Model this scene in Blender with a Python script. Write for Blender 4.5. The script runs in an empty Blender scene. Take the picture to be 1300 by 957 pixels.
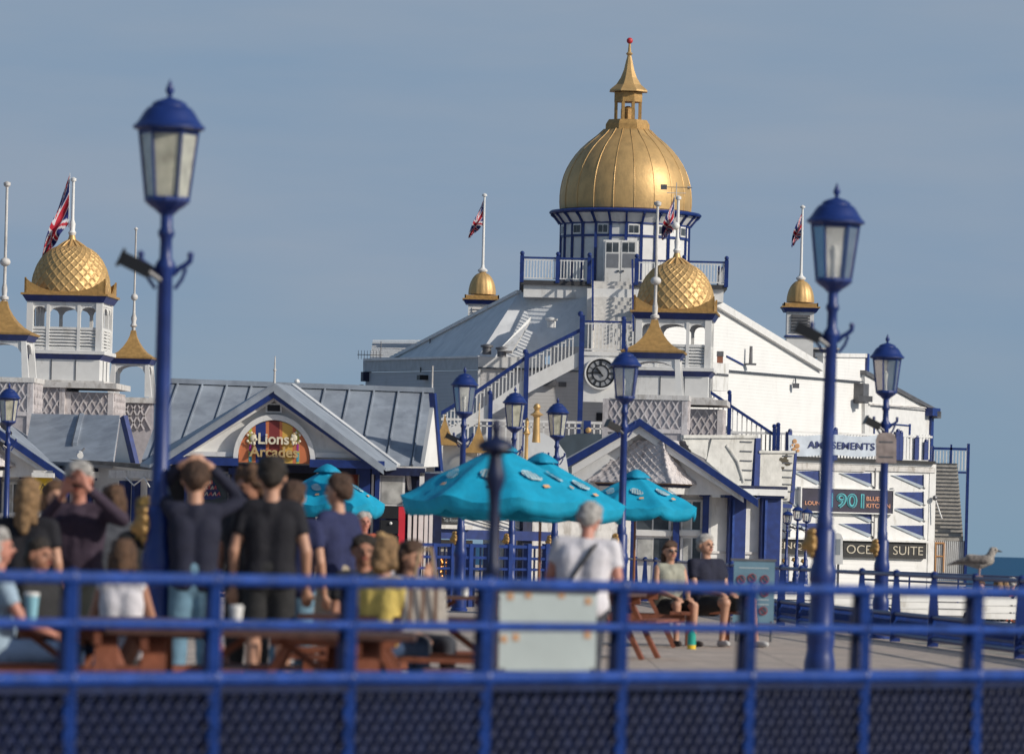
import bpy, math, random
from mathutils import Vector, Matrix, noise
random.seed(7)
sc = bpy.context.scene
COL = sc.collection
R = math.radians
# ------------------------------------------------------------------ camera model (level 200 mm lens, slight roll)
FPX = 7222.0; EYE = 1.3; ROLL = R(1.45); HY = 689.3
CR, SR = math.cos(ROLL), math.sin(ROLL)
def uv(px, py):
    dx, dy = px - 650.0, HY - py
    return dx*CR - dy*SR, dx*SR + dy*CR
def at(px, py, D):
    u, v = uv(px, py)
    return Vector((u*D/FPX, D, EYE + v*D/FPX))
def gx(px, D, py=700): return at(px, py, D).x
# ------------------------------------------------------------------ materials
MATS = {}
def mat(name, col, rough=.55, metal=0, var=.12, vscale=3.0, bump=0.0, bscale=20.0, dirt=None, trans=0, alpha=1, emit=None, estr=0, spec=.5):
    if name in MATS: return MATS[name]
    m = bpy.data.materials.new(name); m.use_nodes = True
    nt = m.node_tree; N = nt.nodes; Lk = nt.links
    b = N['Principled BSDF']
    b.inputs['Roughness'].default_value = rough; b.inputs['Metallic'].default_value = metal
    b.inputs['Specular IOR Level'].default_value = spec
    if trans: b.inputs['Transmission Weight'].default_value = trans
    if alpha < 1: b.inputs['Alpha'].default_value = alpha
    tc = N.new('ShaderNodeTexCoord')
    nz = N.new('ShaderNodeTexNoise'); nz.inputs['Scale'].default_value = vscale; nz.inputs['Detail'].default_value = 6
    Lk.new(tc.outputs['Object'], nz.inputs['Vector'])
    rp = N.new('ShaderNodeValToRGB')
    rp.color_ramp.elements[0].position = .3; rp.color_ramp.elements[1].position = .7
    c0 = [max(0, c*(1-var)) for c in col]; c1 = [min(1, c*(1+var)) for c in col]
    rp.color_ramp.elements[0].color = (*c0, 1); rp.color_ramp.elements[1].color = (*c1, 1)
    Lk.new(nz.outputs['Fac'], rp.inputs['Fac'])
    out = rp.outputs['Color']
    if dirt:
        n2 = N.new('ShaderNodeTexNoise'); n2.inputs['Scale'].default_value = dirt[2]; n2.inputs['Detail'].default_value = 8; n2.inputs['Roughness'].default_value = .7
        mp = N.new('ShaderNodeMapping'); mp.inputs['Scale'].default_value = (1, 1, .35)
        Lk.new(tc.outputs['Object'], mp.inputs['Vector']); Lk.new(mp.outputs['Vector'], n2.inputs['Vector'])
        r2 = N.new('ShaderNodeValToRGB'); r2.color_ramp.elements[0].position = 1-dirt[1]-.08; r2.color_ramp.elements[1].position = 1-dirt[1]+.08
        r2.color_ramp.elements[0].color = (0,0,0,1); r2.color_ramp.elements[1].color = (1,1,1,1)
        Lk.new(n2.outputs['Fac'], r2.inputs['Fac'])
        mx = N.new('ShaderNodeMix'); mx.data_type = 'RGBA'
        Lk.new(r2.outputs['Color'], mx.inputs['Factor']); Lk.new(out, mx.inputs['A']); mx.inputs['B'].default_value = (*dirt[0], 1)
        out = mx.outputs['Result']
    Lk.new(out, b.inputs['Base Color'])
    if emit:
        b.inputs['Emission Color'].default_value = (*emit, 1); b.inputs['Emission Strength'].default_value = estr
    if bump:
        nb = N.new('ShaderNodeTexNoise'); nb.inputs['Scale'].default_value = bscale; nb.inputs['Detail'].default_value = 5
        Lk.new(tc.outputs['Object'], nb.inputs['Vector'])
        bp = N.new('ShaderNodeBump'); bp.inputs['Strength'].default_value = bump; bp.inputs['Distance'].default_value = .02
        Lk.new(nb.outputs['Fac'], bp.inputs['Height']); Lk.new(bp.outputs['Normal'], b.inputs['Normal'])
    MATS[name] = m
    return m
def boards(name, col, pitch, horiz=True, rough=.6, depth=.03, gap=.25, var=.06):
    """painted boards: bump and thin joint lines every `pitch` metres along Z (horiz) or X"""
    m = mat(name, col, rough, var=var*.6, vscale=1.2, dirt=([c*.84 for c in col], .34, .9))
    nt = m.node_tree; N = nt.nodes; Lk = nt.links; b = N['Principled BSDF']
    tc = N.new('ShaderNodeTexCoord'); sp = N.new('ShaderNodeSeparateXYZ'); Lk.new(tc.outputs['Object'], sp.inputs[0])
    d = N.new('ShaderNodeMath'); d.operation = 'DIVIDE'; d.inputs[1].default_value = pitch
    Lk.new(sp.outputs['Z' if horiz else 'X'], d.inputs[0])
    fr = N.new('ShaderNodeMath'); fr.operation = 'FRACT'; Lk.new(d.outputs[0], fr.inputs[0])
    bp = N.new('ShaderNodeBump'); bp.inputs['Strength'].default_value = .5; bp.inputs['Distance'].default_value = depth*.4; bp.invert = True
    Lk.new(fr.outputs[0], bp.inputs['Height']); Lk.new(bp.outputs['Normal'], b.inputs['Normal'])
    lt = N.new('ShaderNodeMath'); lt.operation = 'LESS_THAN'; lt.inputs[1].default_value = .1; Lk.new(fr.outputs[0], lt.inputs[0])
    ml = N.new('ShaderNodeMath'); ml.operation = 'MULTIPLY'; ml.inputs[1].default_value = gap; Lk.new(lt.outputs[0], ml.inputs[0])
    mx = N.new('ShaderNodeMix'); mx.data_type = 'RGBA'; mx.inputs['B'].default_value = (*[c*.35 for c in col], 1)
    src = b.inputs['Base Color'].links[0].from_socket
    Lk.new(src, mx.inputs['A']); Lk.new(ml.outputs[0], mx.inputs['Factor']); Lk.new(mx.outputs['Result'], b.inputs['Base Color'])
    return m
WHITE = mat('white_paint', (.74,.735,.72), .5, var=.06, dirt=((.48,.46,.42), .37, 1.6))
WHITE2 = mat('weathered_white_paint', (.62,.6,.58), .6, var=.1, vscale=6, bump=.3, dirt=((.36,.33,.3), .42, 3))
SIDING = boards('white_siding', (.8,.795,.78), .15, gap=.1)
SIDINGB = boards('white_siding_painted_shade', (.40,.44,.49), .16, gap=.2)  # white siding of the left wall, its blue shade put into the colour
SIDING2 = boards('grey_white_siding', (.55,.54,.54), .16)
LATW = mat('lattice_paint', (.60,.56,.56), .55, var=.12, vscale=8, dirt=((.34,.3,.3), .4, 4))
LATB = mat('lattice_backing', (.40,.37,.385), .65, var=.15, vscale=6)
BLUE = mat('blue_paint', (.011,.032,.165), .4, var=.25, vscale=5, dirt=((.025,.045,.14), .3, 7))
BLUEN = mat('worn_blue_gloss_paint', (.014,.052,.25), .38, var=.28, vscale=6, bump=.4, bscale=40, dirt=((.09,.10,.17), .33, 22))
BLUED = mat('dark_navy_paint', (.004,.009,.045), .5, var=.2, vscale=6, dirt=((.012,.025,.09), .4, 8))
GOLD = mat('gold_paint', (.60,.39,.165), .5, metal=.4, var=.1, vscale=2.2, bump=.35, bscale=9, dirt=((.47,.31,.135), .42, 2.2))
GOLDM = mat('gold_paint_matt', (.45,.27,.095), .55, metal=.25, var=.2, vscale=7, bump=.4, bscale=25, dirt=((.2,.12,.05), .34, 8))
LEAD = mat('lead_roof_sheet', (.33,.37,.425), .5, metal=.15, var=.16, vscale=1.5, bump=.3, bscale=6, dirt=((.25,.28,.33), .45, 1.3))
LEADP = mat('pale_lead_sheet', (.72,.73,.74), .55, var=.08, vscale=1.3, bump=.3, bscale=5, dirt=((.56,.58,.6), .42, .9))
SEAM = mat('dark_seam', (.07,.08,.1), .6)
GREY = mat('weathered_canvas', (.58,.57,.54), .85, var=.14, vscale=4, bump=.5, bscale=9, dirt=((.32,.31,.28), .36, 3))
BLACK = mat('black_board', (.012,.012,.014), .45)
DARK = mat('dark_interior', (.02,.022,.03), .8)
GLASSD = mat('window_glass', (.06,.07,.08), .12, var=.5, vscale=2)
CURT = mat('pale_curtain', (.42,.42,.4), .5, var=.35, vscale=4)
LGLASS = mat('lantern_glass', (.62,.6,.48), .18, var=.25, vscale=9, trans=.35)
LGLASSC = mat('clear_lantern_glass', (.75,.76,.74), .08, var=.15, vscale=7, trans=.85)
TEAL = mat('turquoise_canvas', (.0,.33,.53), .75, var=.12, vscale=5, bump=.4, bscale=9)
TEALD = mat('turquoise_canvas_creased', (.0,.27,.45), .75, var=.15, vscale=7, bump=.6, bscale=12)
WOODR = mat('red_brown_stained_wood', (.2,.062,.03), .6, var=.3, vscale=8, bump=.3)
WOODD = mat('dark_table_top_wood', (.085,.04,.03), .5, var=.3, vscale=9, bump=.3)
WOODP = mat('parasol_pole_wood', (.24,.09,.04), .5, var=.2)
RED = mat('red_paint', (.5,.03,.04), .5)
METALG = mat('dull_grey_metal', (.16,.16,.17), .5, metal=.5, var=.2)
# ------------------------------------------------------------------ mesh builder
def rootloc(p):
    while p is not None and p.parent is not None: p = p.parent
    return p.location.copy() if p is not None else Vector((0,0,0))
class MB:
    def __init__(s): s.V=[]; s.F=[]; s.I=[]; s.mats=[]; s.M=Matrix.Identity(4)
    def mi(s, m):
        if m not in s.mats: s.mats.append(m)
        return s.mats.index(m)
    def add(s, vs, fs, m):
        n = len(s.V); k = s.mi(m)
        s.V += [s.M @ Vector(v) for v in vs]
        for f in fs: s.F.append([n+i for i in f]); s.I.append(k)
    def box(s, x0,x1,y0,y1,z0,z1, m):
        s.add([(x0,y0,z0),(x1,y0,z0),(x1,y1,z0),(x0,y1,z0),(x0,y0,z1),(x1,y0,z1),(x1,y1,z1),(x0,y1,z1)],
              [(0,3,2,1),(4,5,6,7),(0,1,5,4),(1,2,6,5),(2,3,7,6),(3,0,4,7)], m)
    def taper(s, cx,cy, z0,hx0,hy0, z1,hx1,hy1, m):
        s.add([(cx-hx0,cy-hy0,z0),(cx+hx0,cy-hy0,z0),(cx+hx0,cy+hy0,z0),(cx-hx0,cy+hy0,z0),(cx-hx1,cy-hy1,z1),(cx+hx1,cy-hy1,z1),(cx+hx1,cy+hy1,z1),(cx-hx1,cy+hy1,z1)],
              [(0,3,2,1),(4,5,6,7),(0,1,5,4),(1,2,6,5),(2,3,7,6),(3,0,4,7)], m)
    def bar(s, a, b, w, h, m, up=(0,0,1)):
        a, b = Vector(a), Vector(b); d = (b-a).normalized(); up = Vector(up)
        if abs(d.dot(up)) > .98: up = Vector((0,1,0))
        sx = d.cross(up).normalized()*w*.5; sz = sx.cross(d).normalized()*h*.5
        vs = [a-sx-sz,a+sx-sz,a+sx+sz,a-sx+sz,b-sx-sz,b+sx-sz,b+sx+sz,b-sx+sz]
        s.add(vs, [(0,3,2,1),(4,5,6,7),(0,1,5,4),(1,2,6,5),(2,3,7,6),(3,0,4,7)], m)
    def tube(s, a, b, r0, r1, m, seg=8):
        a, b = Vector(a), Vector(b); d = (b-a).normalized()
        up = Vector((0,0,1)) if abs(d.z) < .9 else Vector((1,0,0))
        sx = d.cross(up).normalized(); sy = d.cross(sx)
        vs = []
        for c, r in ((a,r0),(b,r1)):
            for i in range(seg):
                t = 2*math.pi*i/seg; vs.append(c + (sx*math.cos(t)+sy*math.sin(t))*r)
        fs = [(i,(i+1)%seg,seg+(i+1)%seg,seg+i) for i in range(seg)]
        fs += [tuple(range(seg))[::-1], tuple(range(seg,2*seg))]
        s.add(vs, fs, m)
    def path(s, pts, r, m, seg=8):
        for a, b in zip(pts[:-1], pts[1:]): s.tube(a, b, r, r, m, seg)
        for p in pts[1:-1]: s.ball(p, r, m, 1, 6)
    def ball(s, c, r, m, sz=1, seg=12, sy=1):
        rings = max(4, seg//2); vs=[]; fs=[]; c=Vector(c)
        for j in range(1, rings):
            p = math.pi*j/rings
            for i in range(seg):
                t = 2*math.pi*i/seg
                vs.append(c+Vector((r*math.sin(p)*math.cos(t), sy*r*math.sin(p)*math.sin(t), sz*r*math.cos(p))))
        n=len(vs); vs += [c+Vector((0,0,sz*r)), c-Vector((0,0,sz*r))]
        for j in range(rings-2):
            for i in range(seg):
                a=j*seg+i; b=j*seg+(i+1)%seg; fs.append((a,a+seg,b+seg,b))
        for i in range(seg):
            fs.append((n,i,(i+1)%seg)); k=(rings-2)*seg; fs.append((n+1,k+(i+1)%seg,k+i))
        s.add(vs, fs, m)
    def lathe(s, prof, m, seg=24, c=(0,0,0), ph=0, fn=None, cap=True):
        """prof: list of (r,z); fn(theta, j, r) -> r"""
        vs=[]; fs=[]; cx,cy,cz=c
        for j,(r,z) in enumerate(prof):
            for i in range(seg):
                t=2*math.pi*(i+ph)/seg; rr = fn(t, j/(len(prof)-1), r) if fn else r
                vs.append((cx+rr*math.cos(t), cy+rr*math.sin(t), cz+z))
        for j in range(len(prof)-1):
            for i in range(seg):
                a=j*seg+i; b=j*seg+(i+1)%seg; fs.append((a,b,b+seg,a+seg))
        if cap:
            fs.append(tuple(range(seg))[::-1]); k=(len(prof)-1)*seg; fs.append(tuple(range(k,k+seg)))
        s.add(vs, fs, m)
    def prism(s, front, off, m):
        off=Vector(off); n=len(front); f=[Vector(p) for p in front]
        vs=f+[p+off for p in f]
        fs=[tuple(range(n)), tuple(range(n,2*n))[::-1]]+[(i,(i+1)%n,n+(i+1)%n,n+i)[::-1] for i in range(n)]
        s.add(vs, fs, m)
    def build(s, name, parent=None, smooth=False, ang=35, label=None):
        me = bpy.data.meshes.new(name)
        o0 = rootloc(parent)
        me.from_pydata([v-o0 for v in s.V], [], s.F)
        for m in s.mats: me.materials.append(m)
        me.polygons.foreach_set('material_index', s.I)
        if smooth:
            me.polygons.foreach_set('use_smooth', [True]*len(me.polygons)); me.set_sharp_from_angle(angle=R(ang))
        me.update()
        o = bpy.data.objects.new(name, me); COL.objects.link(o)
        if parent is not None: o.parent = parent
        if label: o['label'] = label
        return o
def fixn(o):
    import bmesh
    bm = bmesh.new(); bm.from_mesh(o.data); bmesh.ops.recalc_face_normals(bm, faces=bm.faces); bm.to_mesh(o.data); bm.free()
    return o
def tag(o, label, cat, group=None, kind=None):
    o['label'] = label
    if cat: o['category'] = cat
    if group: o['group'] = group
    if kind: o['kind'] = kind
    return o
def thing(name, label, cat, loc=(0,0,0), group=None):
    o = bpy.data.objects.new(name, None); COL.objects.link(o); o.location = loc; o.empty_display_size=.2
    return tag(o, label, cat, group)
def copy_tree(o, parent=None):
    c = o.copy(); COL.objects.link(c); c.parent = parent
    for ch in list(o.children): copy_tree(ch, c)
    return c
def struct(mb, name):
    o = mb.build(name); o['kind']='structure'; return o
# vertical plane through two ground points given by photo column and distance
class PL:
    def __init__(s, pa, Da, pb, Db, py=650):
        A=at(pa,py,Da); B=at(pb,py,Db); s.A=Vector((A.x,A.y,0)); t=Vector((B.x-A.x,B.y-A.y,0)); s.t=t.normalized()
        s.n=Vector((s.t.y,-s.t.x,0))
        if s.n.y>0: s.n=-s.n
    def p(s, px, py, o=0):
        u,v=uv(px,py); d=Vector((u/FPX,1,v/FPX)); C=Vector((0,0,EYE))
        k=((s.A+s.n*o)-C).dot(s.n)/d.dot(s.n)
        return C+d*k
    def box(s, mb, x0,y0,x1,y1, o0,o1, m):
        cx,cy=(x0+x1)/2,(y0+y1)/2
        a=s.p(x0,cy,o1); b=s.p(x1,cy,o1); z1=s.p(cx,y0,o1).z; z0=s.p(cx,y1,o1).z
        a0=(a-s.A).dot(s.t); a1=(b-s.A).dot(s.t)
        if a0>a1: a0,a1=a1,a0
        P=lambda t,o,z: s.A+s.t*t+s.n*o+Vector((0,0,z))
        mb.add([P(a0,o1,z0),P(a1,o1,z0),P(a1,o0,z0),P(a0,o0,z0),P(a0,o1,z1),P(a1,o1,z1),P(a1,o0,z1),P(a0,o0,z1)],
              [(0,3,2,1),(4,5,6,7),(0,1,5,4),(1,2,6,5),(2,3,7,6),(3,0,4,7)], m)
    def poly(s, mb, pts, o0,o1, m):
        f=[s.p(x,y,o1) for x,y in pts]
        mb.prism(f, -s.n*(o1-o0), m)
    def strip(s, mb, xa,ya,xb,yb, w, o0,o1, m):
        """sloping bar, w px thick downwards"""
        d=math.hypot(xb-xa,yb-ya); h=w*d/max(1e-6,abs(xb-xa)) if abs(xb-xa)>abs(yb-ya)*.2 else w
        if abs(xb-xa)>abs(yb-ya)*.2: pts=[(xa,ya),(xb,yb),(xb,yb+h),(xa,ya+h)]
        else: pts=[(xa,ya),(xa+w,ya),(xb+w,yb),(xb,yb)]
        s.poly(mb, pts, o0,o1, m)
def text(body, pl, cx, cy, hpx, wpx, m, parent, o=.03, name='lettering', ext=.01, bold=0.0, label=None):
    cu = bpy.data.curves.new(name, 'FONT'); cu.body = body; cu.size = 1; cu.align_x='CENTER'; cu.align_y='CENTER'
    cu.extrude = .012; cu.offset = bold; cu.resolution_u=4; cu.space_line=.95
    ob = bpy.data.objects.new(name, cu); COL.objects.link(ob)
    dg = bpy.context.evaluated_depsgraph_get(); me = bpy.data.meshes.new_from_object(ob.evaluated_get(dg))
    bpy.data.objects.remove(ob); bpy.data.curves.remove(cu)
    xs=[v.co.x for v in me.vertices]; ys=[v.co.y for v in me.vertices]
    mx,my=(min(xs)+max(xs))/2,(min(ys)+max(ys))/2; sw,sh=max(xs)-min(xs),max(ys)-min(ys)
    c=pl.p(cx,cy,o); W=(pl.p(cx+wpx/2,cy,o)-pl.p(cx-wpx/2,cy,o)).length; H=(pl.p(cx,cy-hpx/2,o)-pl.p(cx,cy+hpx/2,o)).length
    o0=rootloc(parent)
    for v in me.vertices:
        X=(v.co.x-mx)/sw*W; Z=(v.co.y-my)/sh*H; Y=v.co.z
        v.co = c + pl.t*X + Vector((0,0,Z)) + pl.n*(Y/.012*ext) - o0
    me.materials.clear(); me.materials.append(m)
    t = bpy.data.objects.new(name, me); COL.objects.link(t); t.parent = parent
    if label: t['label']=label
    return t
# ------------------------------------------------------------------ people
def capsule(V, F, a, b, ra, rb, flata=False, flatb=False, fy=1.0, seg=12):
    a, b = Vector(a), Vector(b); d=(b-a); L=d.length
    d = d.normalized() if L>1e-6 else Vector((0,0,1))
    up = Vector((0,1,0)) if abs(d.y)<.9 else Vector((1,0,0))
    sx=d.cross(up).normalized(); sy=sx.cross(d).normalized()
    rings=[]
    if not flata:
        for k in range(1,4): t=math.pi/2*k/4; rings.append((a-d*ra*math.cos(t), ra*math.sin(t)))
    rings += [(a,ra),(b,rb)]
    if not flatb:
        for k in range(3,0,-1): t=math.pi/2*k/4; rings.append((b+d*rb*math.cos(t), rb*math.sin(t)))
    n=len(V)
    for c,r in rings:
        for i in range(seg):
            t=2*math.pi*i/seg; V.append(c+sx*math.cos(t)*r+sy*math.sin(t)*r*fy)
    m=len(rings)
    for j in range(m-1):
        for i in range(seg):
            p=n+j*seg+i; q=n+j*seg+(i+1)%seg; F.append((p,q,q+seg,p+seg))
    V.append(rings[0][0]-(d*ra*(0 if flata else .05))); V.append(rings[-1][0]+(d*rb*(0 if flatb else .05)))
    for i in range(seg):
        F.append((n+(i+1)%seg, n+i, n+m*seg)); F.append((n+(m-1)*seg+i, n+(m-1)*seg+(i+1)%seg, n+m*seg+1))
_tmp=[0]
def skinmesh(name, caps, m, vox, parent, wrinkle=0, wf=9, smooth=3, scale=1):
    V=[];F=[]
    for c in caps: capsule(V,F,*c[:4], **(c[4] if len(c)>4 else {}))
    me=bpy.data.meshes.new('t'); me.from_pydata(V,[],F)
    ob=bpy.data.objects.new('t',me); COL.objects.link(ob)
    rm=ob.modifiers.new('r','REMESH'); rm.mode='VOXEL'; rm.voxel_size=vox
    if smooth: sm=ob.modifiers.new('s','SMOOTH'); sm.iterations=smooth; sm.factor=.5
    for o in PAUSE: o.hide_viewport=True
    dg=bpy.context.evaluated_depsgraph_get(); out=bpy.data.meshes.new_from_object(ob.evaluated_get(dg))
    bpy.data.objects.remove(ob); bpy.data.meshes.remove(me)
    out.name=name
    if wrinkle:
        seed=random.random()*50
        for v in out.vertices:
            q=v.co; w=noise.noise(Vector((q.x*wf+seed,q.y*wf,q.z*wf*1.5)))+.5*noise.noise(Vector((q.x*wf*2.3,q.y*wf*2.3+seed,q.z*wf*3.5)))
            v.co=q+v.normal*w*wrinkle
    for v in out.vertices: v.co*=scale
    out.materials.clear(); out.materials.append(m)
    out.polygons.foreach_set('use_smooth',[True]*len(out.polygons))
    o=bpy.data.objects.new(name,out); COL.objects.link(o); o.parent=parent
    return o
PAUSE=[]
def cloth(name,col): return mat('cloth_'+name, col, .85, var=.15, vscale=7, bump=.4, bscale=60)
SKIN=mat('skin', (.50,.27,.18), .5, var=.08, vscale=9)
SKINT=mat('tanned_skin', (.40,.19,.12), .5, var=.08, vscale=9)
SKINR=mat('ruddy_skin', (.50,.22,.16), .5, var=.08, vscale=9)
HAIRS={k:mat('hair_'+k,c,.6,var=.45,vscale=26,bump=.9,bscale=90) for k,c in dict(dark=(.02,.014,.01),brown=(.07,.035,.02),blond=(.42,.27,.12),mustard=(.3,.19,.05),grey=(.42,.4,.38),curly=(.1,.05,.025),light=(.25,.15,.07)).items()}
EYE_M=mat('dark_eye',(.02,.015,.012),.2); LIP=mat('lips',(.35,.1,.08),.5)
def arm_default(s): return dict(el=(s*.245,.03,1.13), wr=(s*.25,-.07,.885))
def person(label, px, D, top=None, H=1.75, ground=0.0, yaw=0, seat=None, head=(0,0), lean=(0,0), armL=None, armR=None, legs=None,
           skin=SKIN, shirt=None, sleeve='short', pants=None, shorts=False, hair='brown', hairstyle='short', shoes=(.05,.04,.04), build=1.0,
           glasses=False, fine=.011, group=None, skirt=False, extras=(), py=700, tank=False, sleeve_r=.0):
    x=gx(px,D,py)
    root=thing('person',label,'person',(0,0,0),group)
    S=H/1.75
    zp=.93 if seat is None else seat+.09
    if seat is not None: zp/=S
    lp,lr=R(lean[0]),R(lean[1])
    Rm=Matrix.Rotation(-lp*-1,3,'X') @ Matrix.Rotation(lr,3,'Y')
    def up(p):
        q=Vector(p)-Vector((0,0,.93)); q=Rm@q; return q+Vector((0,0,zp))
    w=build
    hipL=[Vector((s*.09*w,0,zp-.02)) for s in (-1,1)]
    if legs: kn=[Vector(legs[0][0]),Vector(legs[1][0])]; an=[Vector(legs[0][1]),Vector(legs[1][1])]
    elif seat is None: kn=[Vector((s*.1,-.02,.5)) for s in (-1,1)]; an=[Vector((s*.11,.02,.08)) for s in (-1,1)]
    else: kn=[Vector((s*.13,-.44,zp+.0)) for s in (-1,1)]; an=[Vector((s*.13,-.44,.08)) for s in (-1,1)]
    sh=[up((s*.185*w,0,1.41)) for s in (-1,1)]
    A=[arm_default(-1),arm_default(1)]
    if armR: A[0]=dict(el=armR[0],wr=armR[1],**({'fd':armR[2]} if len(armR)>2 else {}))
    if armL: A[1]=dict(el=armL[0],wr=armL[1],**({'fd':armL[2]} if len(armL)>2 else {}))
    el=[up(a['el']) for a in A]; wr=[up(a['wr']) for a in A]
    torso=[(up((-.15*w,0,1.41)),up((.15*w,0,1.41)),.058,.058),(up((-.085*w,-.01,1.3)),up((-.07*w,0,1.06)),.118*w,.1*w),(up((.085*w,-.01,1.3)),up((.07*w,0,1.06)),.118*w,.1*w),
           (up((0,-.015,1.36)),up((0,-.02,1.05)),.1*w,.1*w),(up((-.07*w,0,1.06)),up((-.08*w,.01,.94)),.1*w,.112*w),(up((.07*w,0,1.06)),up((.08*w,.01,.94)),.1*w,.112*w)]
    hy,hpit=R(head[0]),R(head[1])
    Hm=Matrix.Rotation(hy,3,'Z')@Matrix.Rotation(hpit,3,'X')
    nb=Vector((0,0,1.52))
    def hd(p): return up(nb+Hm@(Vector(p)-nb))
    body=list(torso)
    body+=[(up((0,.01,1.40)),hd((0,0,1.55)),.062,.052),
           (hd((0,.015,1.665)),hd((0,-.012,1.60)),.094,.078),(hd((0,-.03,1.60)),hd((0,-.045,1.555)),.06,.038),
           (hd((0,-.088,1.64)),hd((0,-.108,1.612)),.012,.016),(hd((-.03,-.078,1.663)),hd((.03,-.078,1.663)),.016,.016),
           (hd((-.088,.01,1.65)),hd((-.09,.02,1.61)),.018,.013),(hd((.088,.01,1.65)),hd((.09,.02,1.61)),.018,.013)]
    for i,s in enumerate((-1,1)):
        body+=[(hipL[i],kn[i],.088*w,.058*w),(kn[i],an[i],.058,.036),(an[i],an[i]+Vector((s*.01,-.02,-.03)),.038,.036)]
        body+=[(sh[i],el[i],.05*w,.04),(el[i],wr[i],.042,.026)]
        d=(wr[i]-el[i]).normalized()
        if 'fd' in A[i]: d=(Rm@Vector(A[i]['fd'])).normalized()
        side=d.cross(Vector((0,1,0)) if abs(d.y)<.8 else Vector((0,0,1))).normalized()
        nrm=d.cross(side).normalized()
        pm=wr[i]+d*.085
        body+=[(wr[i]+d*.015,pm-side*.022,.026,.02),(wr[i]+d*.015,pm+side*.022,.026,.02)]
        for k,(o,l) in enumerate(((-.03,.066),(-.01,.075),(.011,.072),(.031,.058))):
            b=pm+side*o; m1=b+d*l*.55+nrm*.008; body+=[(b-d*.02,m1,.0095,.009),(m1,m1+(d*.8+nrm*.5).normalized()*l*.5,.009,.0075)]
        b=wr[i]+d*.035; ts=side*(-1 if s<0 else 1); m1=b+(d*.5+ts).normalized()*.05
        body+=[(b,m1,.014,.012),(m1,m1+(d+ts*.25+nrm*.2).normalized()*.035,.0115,.009)]
    bo=skinmesh('body',body,skin,fine,root,smooth=2,scale=S)
    # eyes, mouth
    e=MB()
    for s in (-1,1): e.ball(hd((s*.032,-.087,1.643))*S,.013*S,EYE_M,1,8)
    if not glasses: fixn(e.build('eyes',bo,True))
    e=MB(); e.tube(hd((-.022,-.09,1.578))*S,hd((.022,-.09,1.578))*S,.008*S,.008*S,LIP,6); e.build('mouth',bo,True)
    if glasses:
        e=MB()
        for s in (-1,1): e.ball(hd((s*.034,-.095,1.645))*S,.027*S,BLACK,.75,10,.45)
        e.tube(hd((-.09,-.08,1.652))*S,hd((.09,-.08,1.652))*S,.006*S,.006*S,BLACK,6)
        e.build('sunglasses',bo,True)
    g=.014
    if shirt is not None:
        caps=[(a,b,ra+g,rb+g+.004) for a,b,ra,rb in torso]
        if not tank:
            for i in (0,1):
                if sleeve=='long': caps+=[(sh[i],el[i],.062*w,.055),(el[i],el[i].lerp(wr[i],.92),.055,.04,dict(flatb=True))]
                else: caps+=[(sh[i],sh[i].lerp(el[i],.62),.066*w,.064,dict(flatb=True))]
            caps.append((up((0,.015,1.40)),up((0,.01,1.462)),.08,.066,dict(flatb=True)))
        skinmesh('shirt',caps,shirt,.018,root,wrinkle=.006,wf=7,scale=S)
    if pants is not None:
        caps=[(up((-.07*w,.005,1.0)),up((.07*w,.005,1.0)),.118*w,.118*w),(hipL[0],hipL[1],.115*w,.115*w)]
        for i in (0,1):
            if shorts: caps+=[(hipL[i],hipL[i].lerp(kn[i],.88),.106*w,.088,dict(flatb=True))]
            else: caps+=[(hipL[i],kn[i],.104*w,.076),(kn[i],kn[i].lerp(an[i],.96),.076,.062,dict(flatb=True))]
        skinmesh('trousers' if not shorts else 'shorts',caps,pants,.02,root,wrinkle=.006,wf=7,scale=S)
    if True:
        caps=[]
        for i,s in enumerate((-1,1)):
            fd=Vector((s*.03,-.17,0)); b=an[i]+Vector((0,.03,-.035)); caps+=[(b,b+fd,.045,.04),(b+Vector((0,0,-.005)),b+fd*1.1,.04,.034)]
        skinmesh('shoes',caps,cloth('shoe%d'%int(shoes[0]*100),shoes),.014,root,scale=S)
    hm=HAIRS[hair]
    caps=[(hd((0,.035,1.69)),hd((0,.06,1.63)),.092,.078),(hd((-.03,-.0,1.71)),hd((.03,-.0,1.71)),.072,.072),(hd((-.055,.03,1.66)),hd((.055,.03,1.66)),.055,.055)]
    wr_=.011
    if hairstyle=='bald': caps=[(hd((-.06,.05,1.62)),hd((.06,.05,1.62)),.045,.045),(hd((0,.07,1.64)),hd((0,.07,1.61)),.055,.05)]
    if hairstyle=='curly': caps=[(c[0],c[1],c[2]*1.13,c[3]*1.13) for c in caps]; wr_=.03
    if hairstyle=='long':
        caps+=[(hd((0,.07,1.64)),up((.01,.105,1.38)),.075,.04),(hd((-.06,.05,1.63)),up((-.065,.07,1.43)),.045,.025),(hd((.06,.05,1.63)),up((.07,.07,1.42)),.045,.025)]; wr_=.016
    if hairstyle=='bun': caps+=[(hd((0,.09,1.74)),hd((0,.10,1.76)),.05,.05)]; wr_=.012
    if hairstyle=='bob': caps+=[(hd((-.07,.03,1.64)),hd((-.085,.03,1.55)),.045,.04),(hd((.07,.03,1.64)),hd((.085,.03,1.55)),.045,.04),(hd((0,.075,1.64)),hd((0,.08,1.54)),.075,.065)]; wr_=.014
    if hairstyle=='cap': pass
    skinmesh('hair',caps,hm,.015,root,wrinkle=wr_,wf=16,scale=S,smooth=2)
    for fn in extras: fn(root,up,hd,S,el,wr)
    z=ground
    root.location=(x,D,z); root.rotation_euler=(0,0,R(yaw))
    return root
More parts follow.
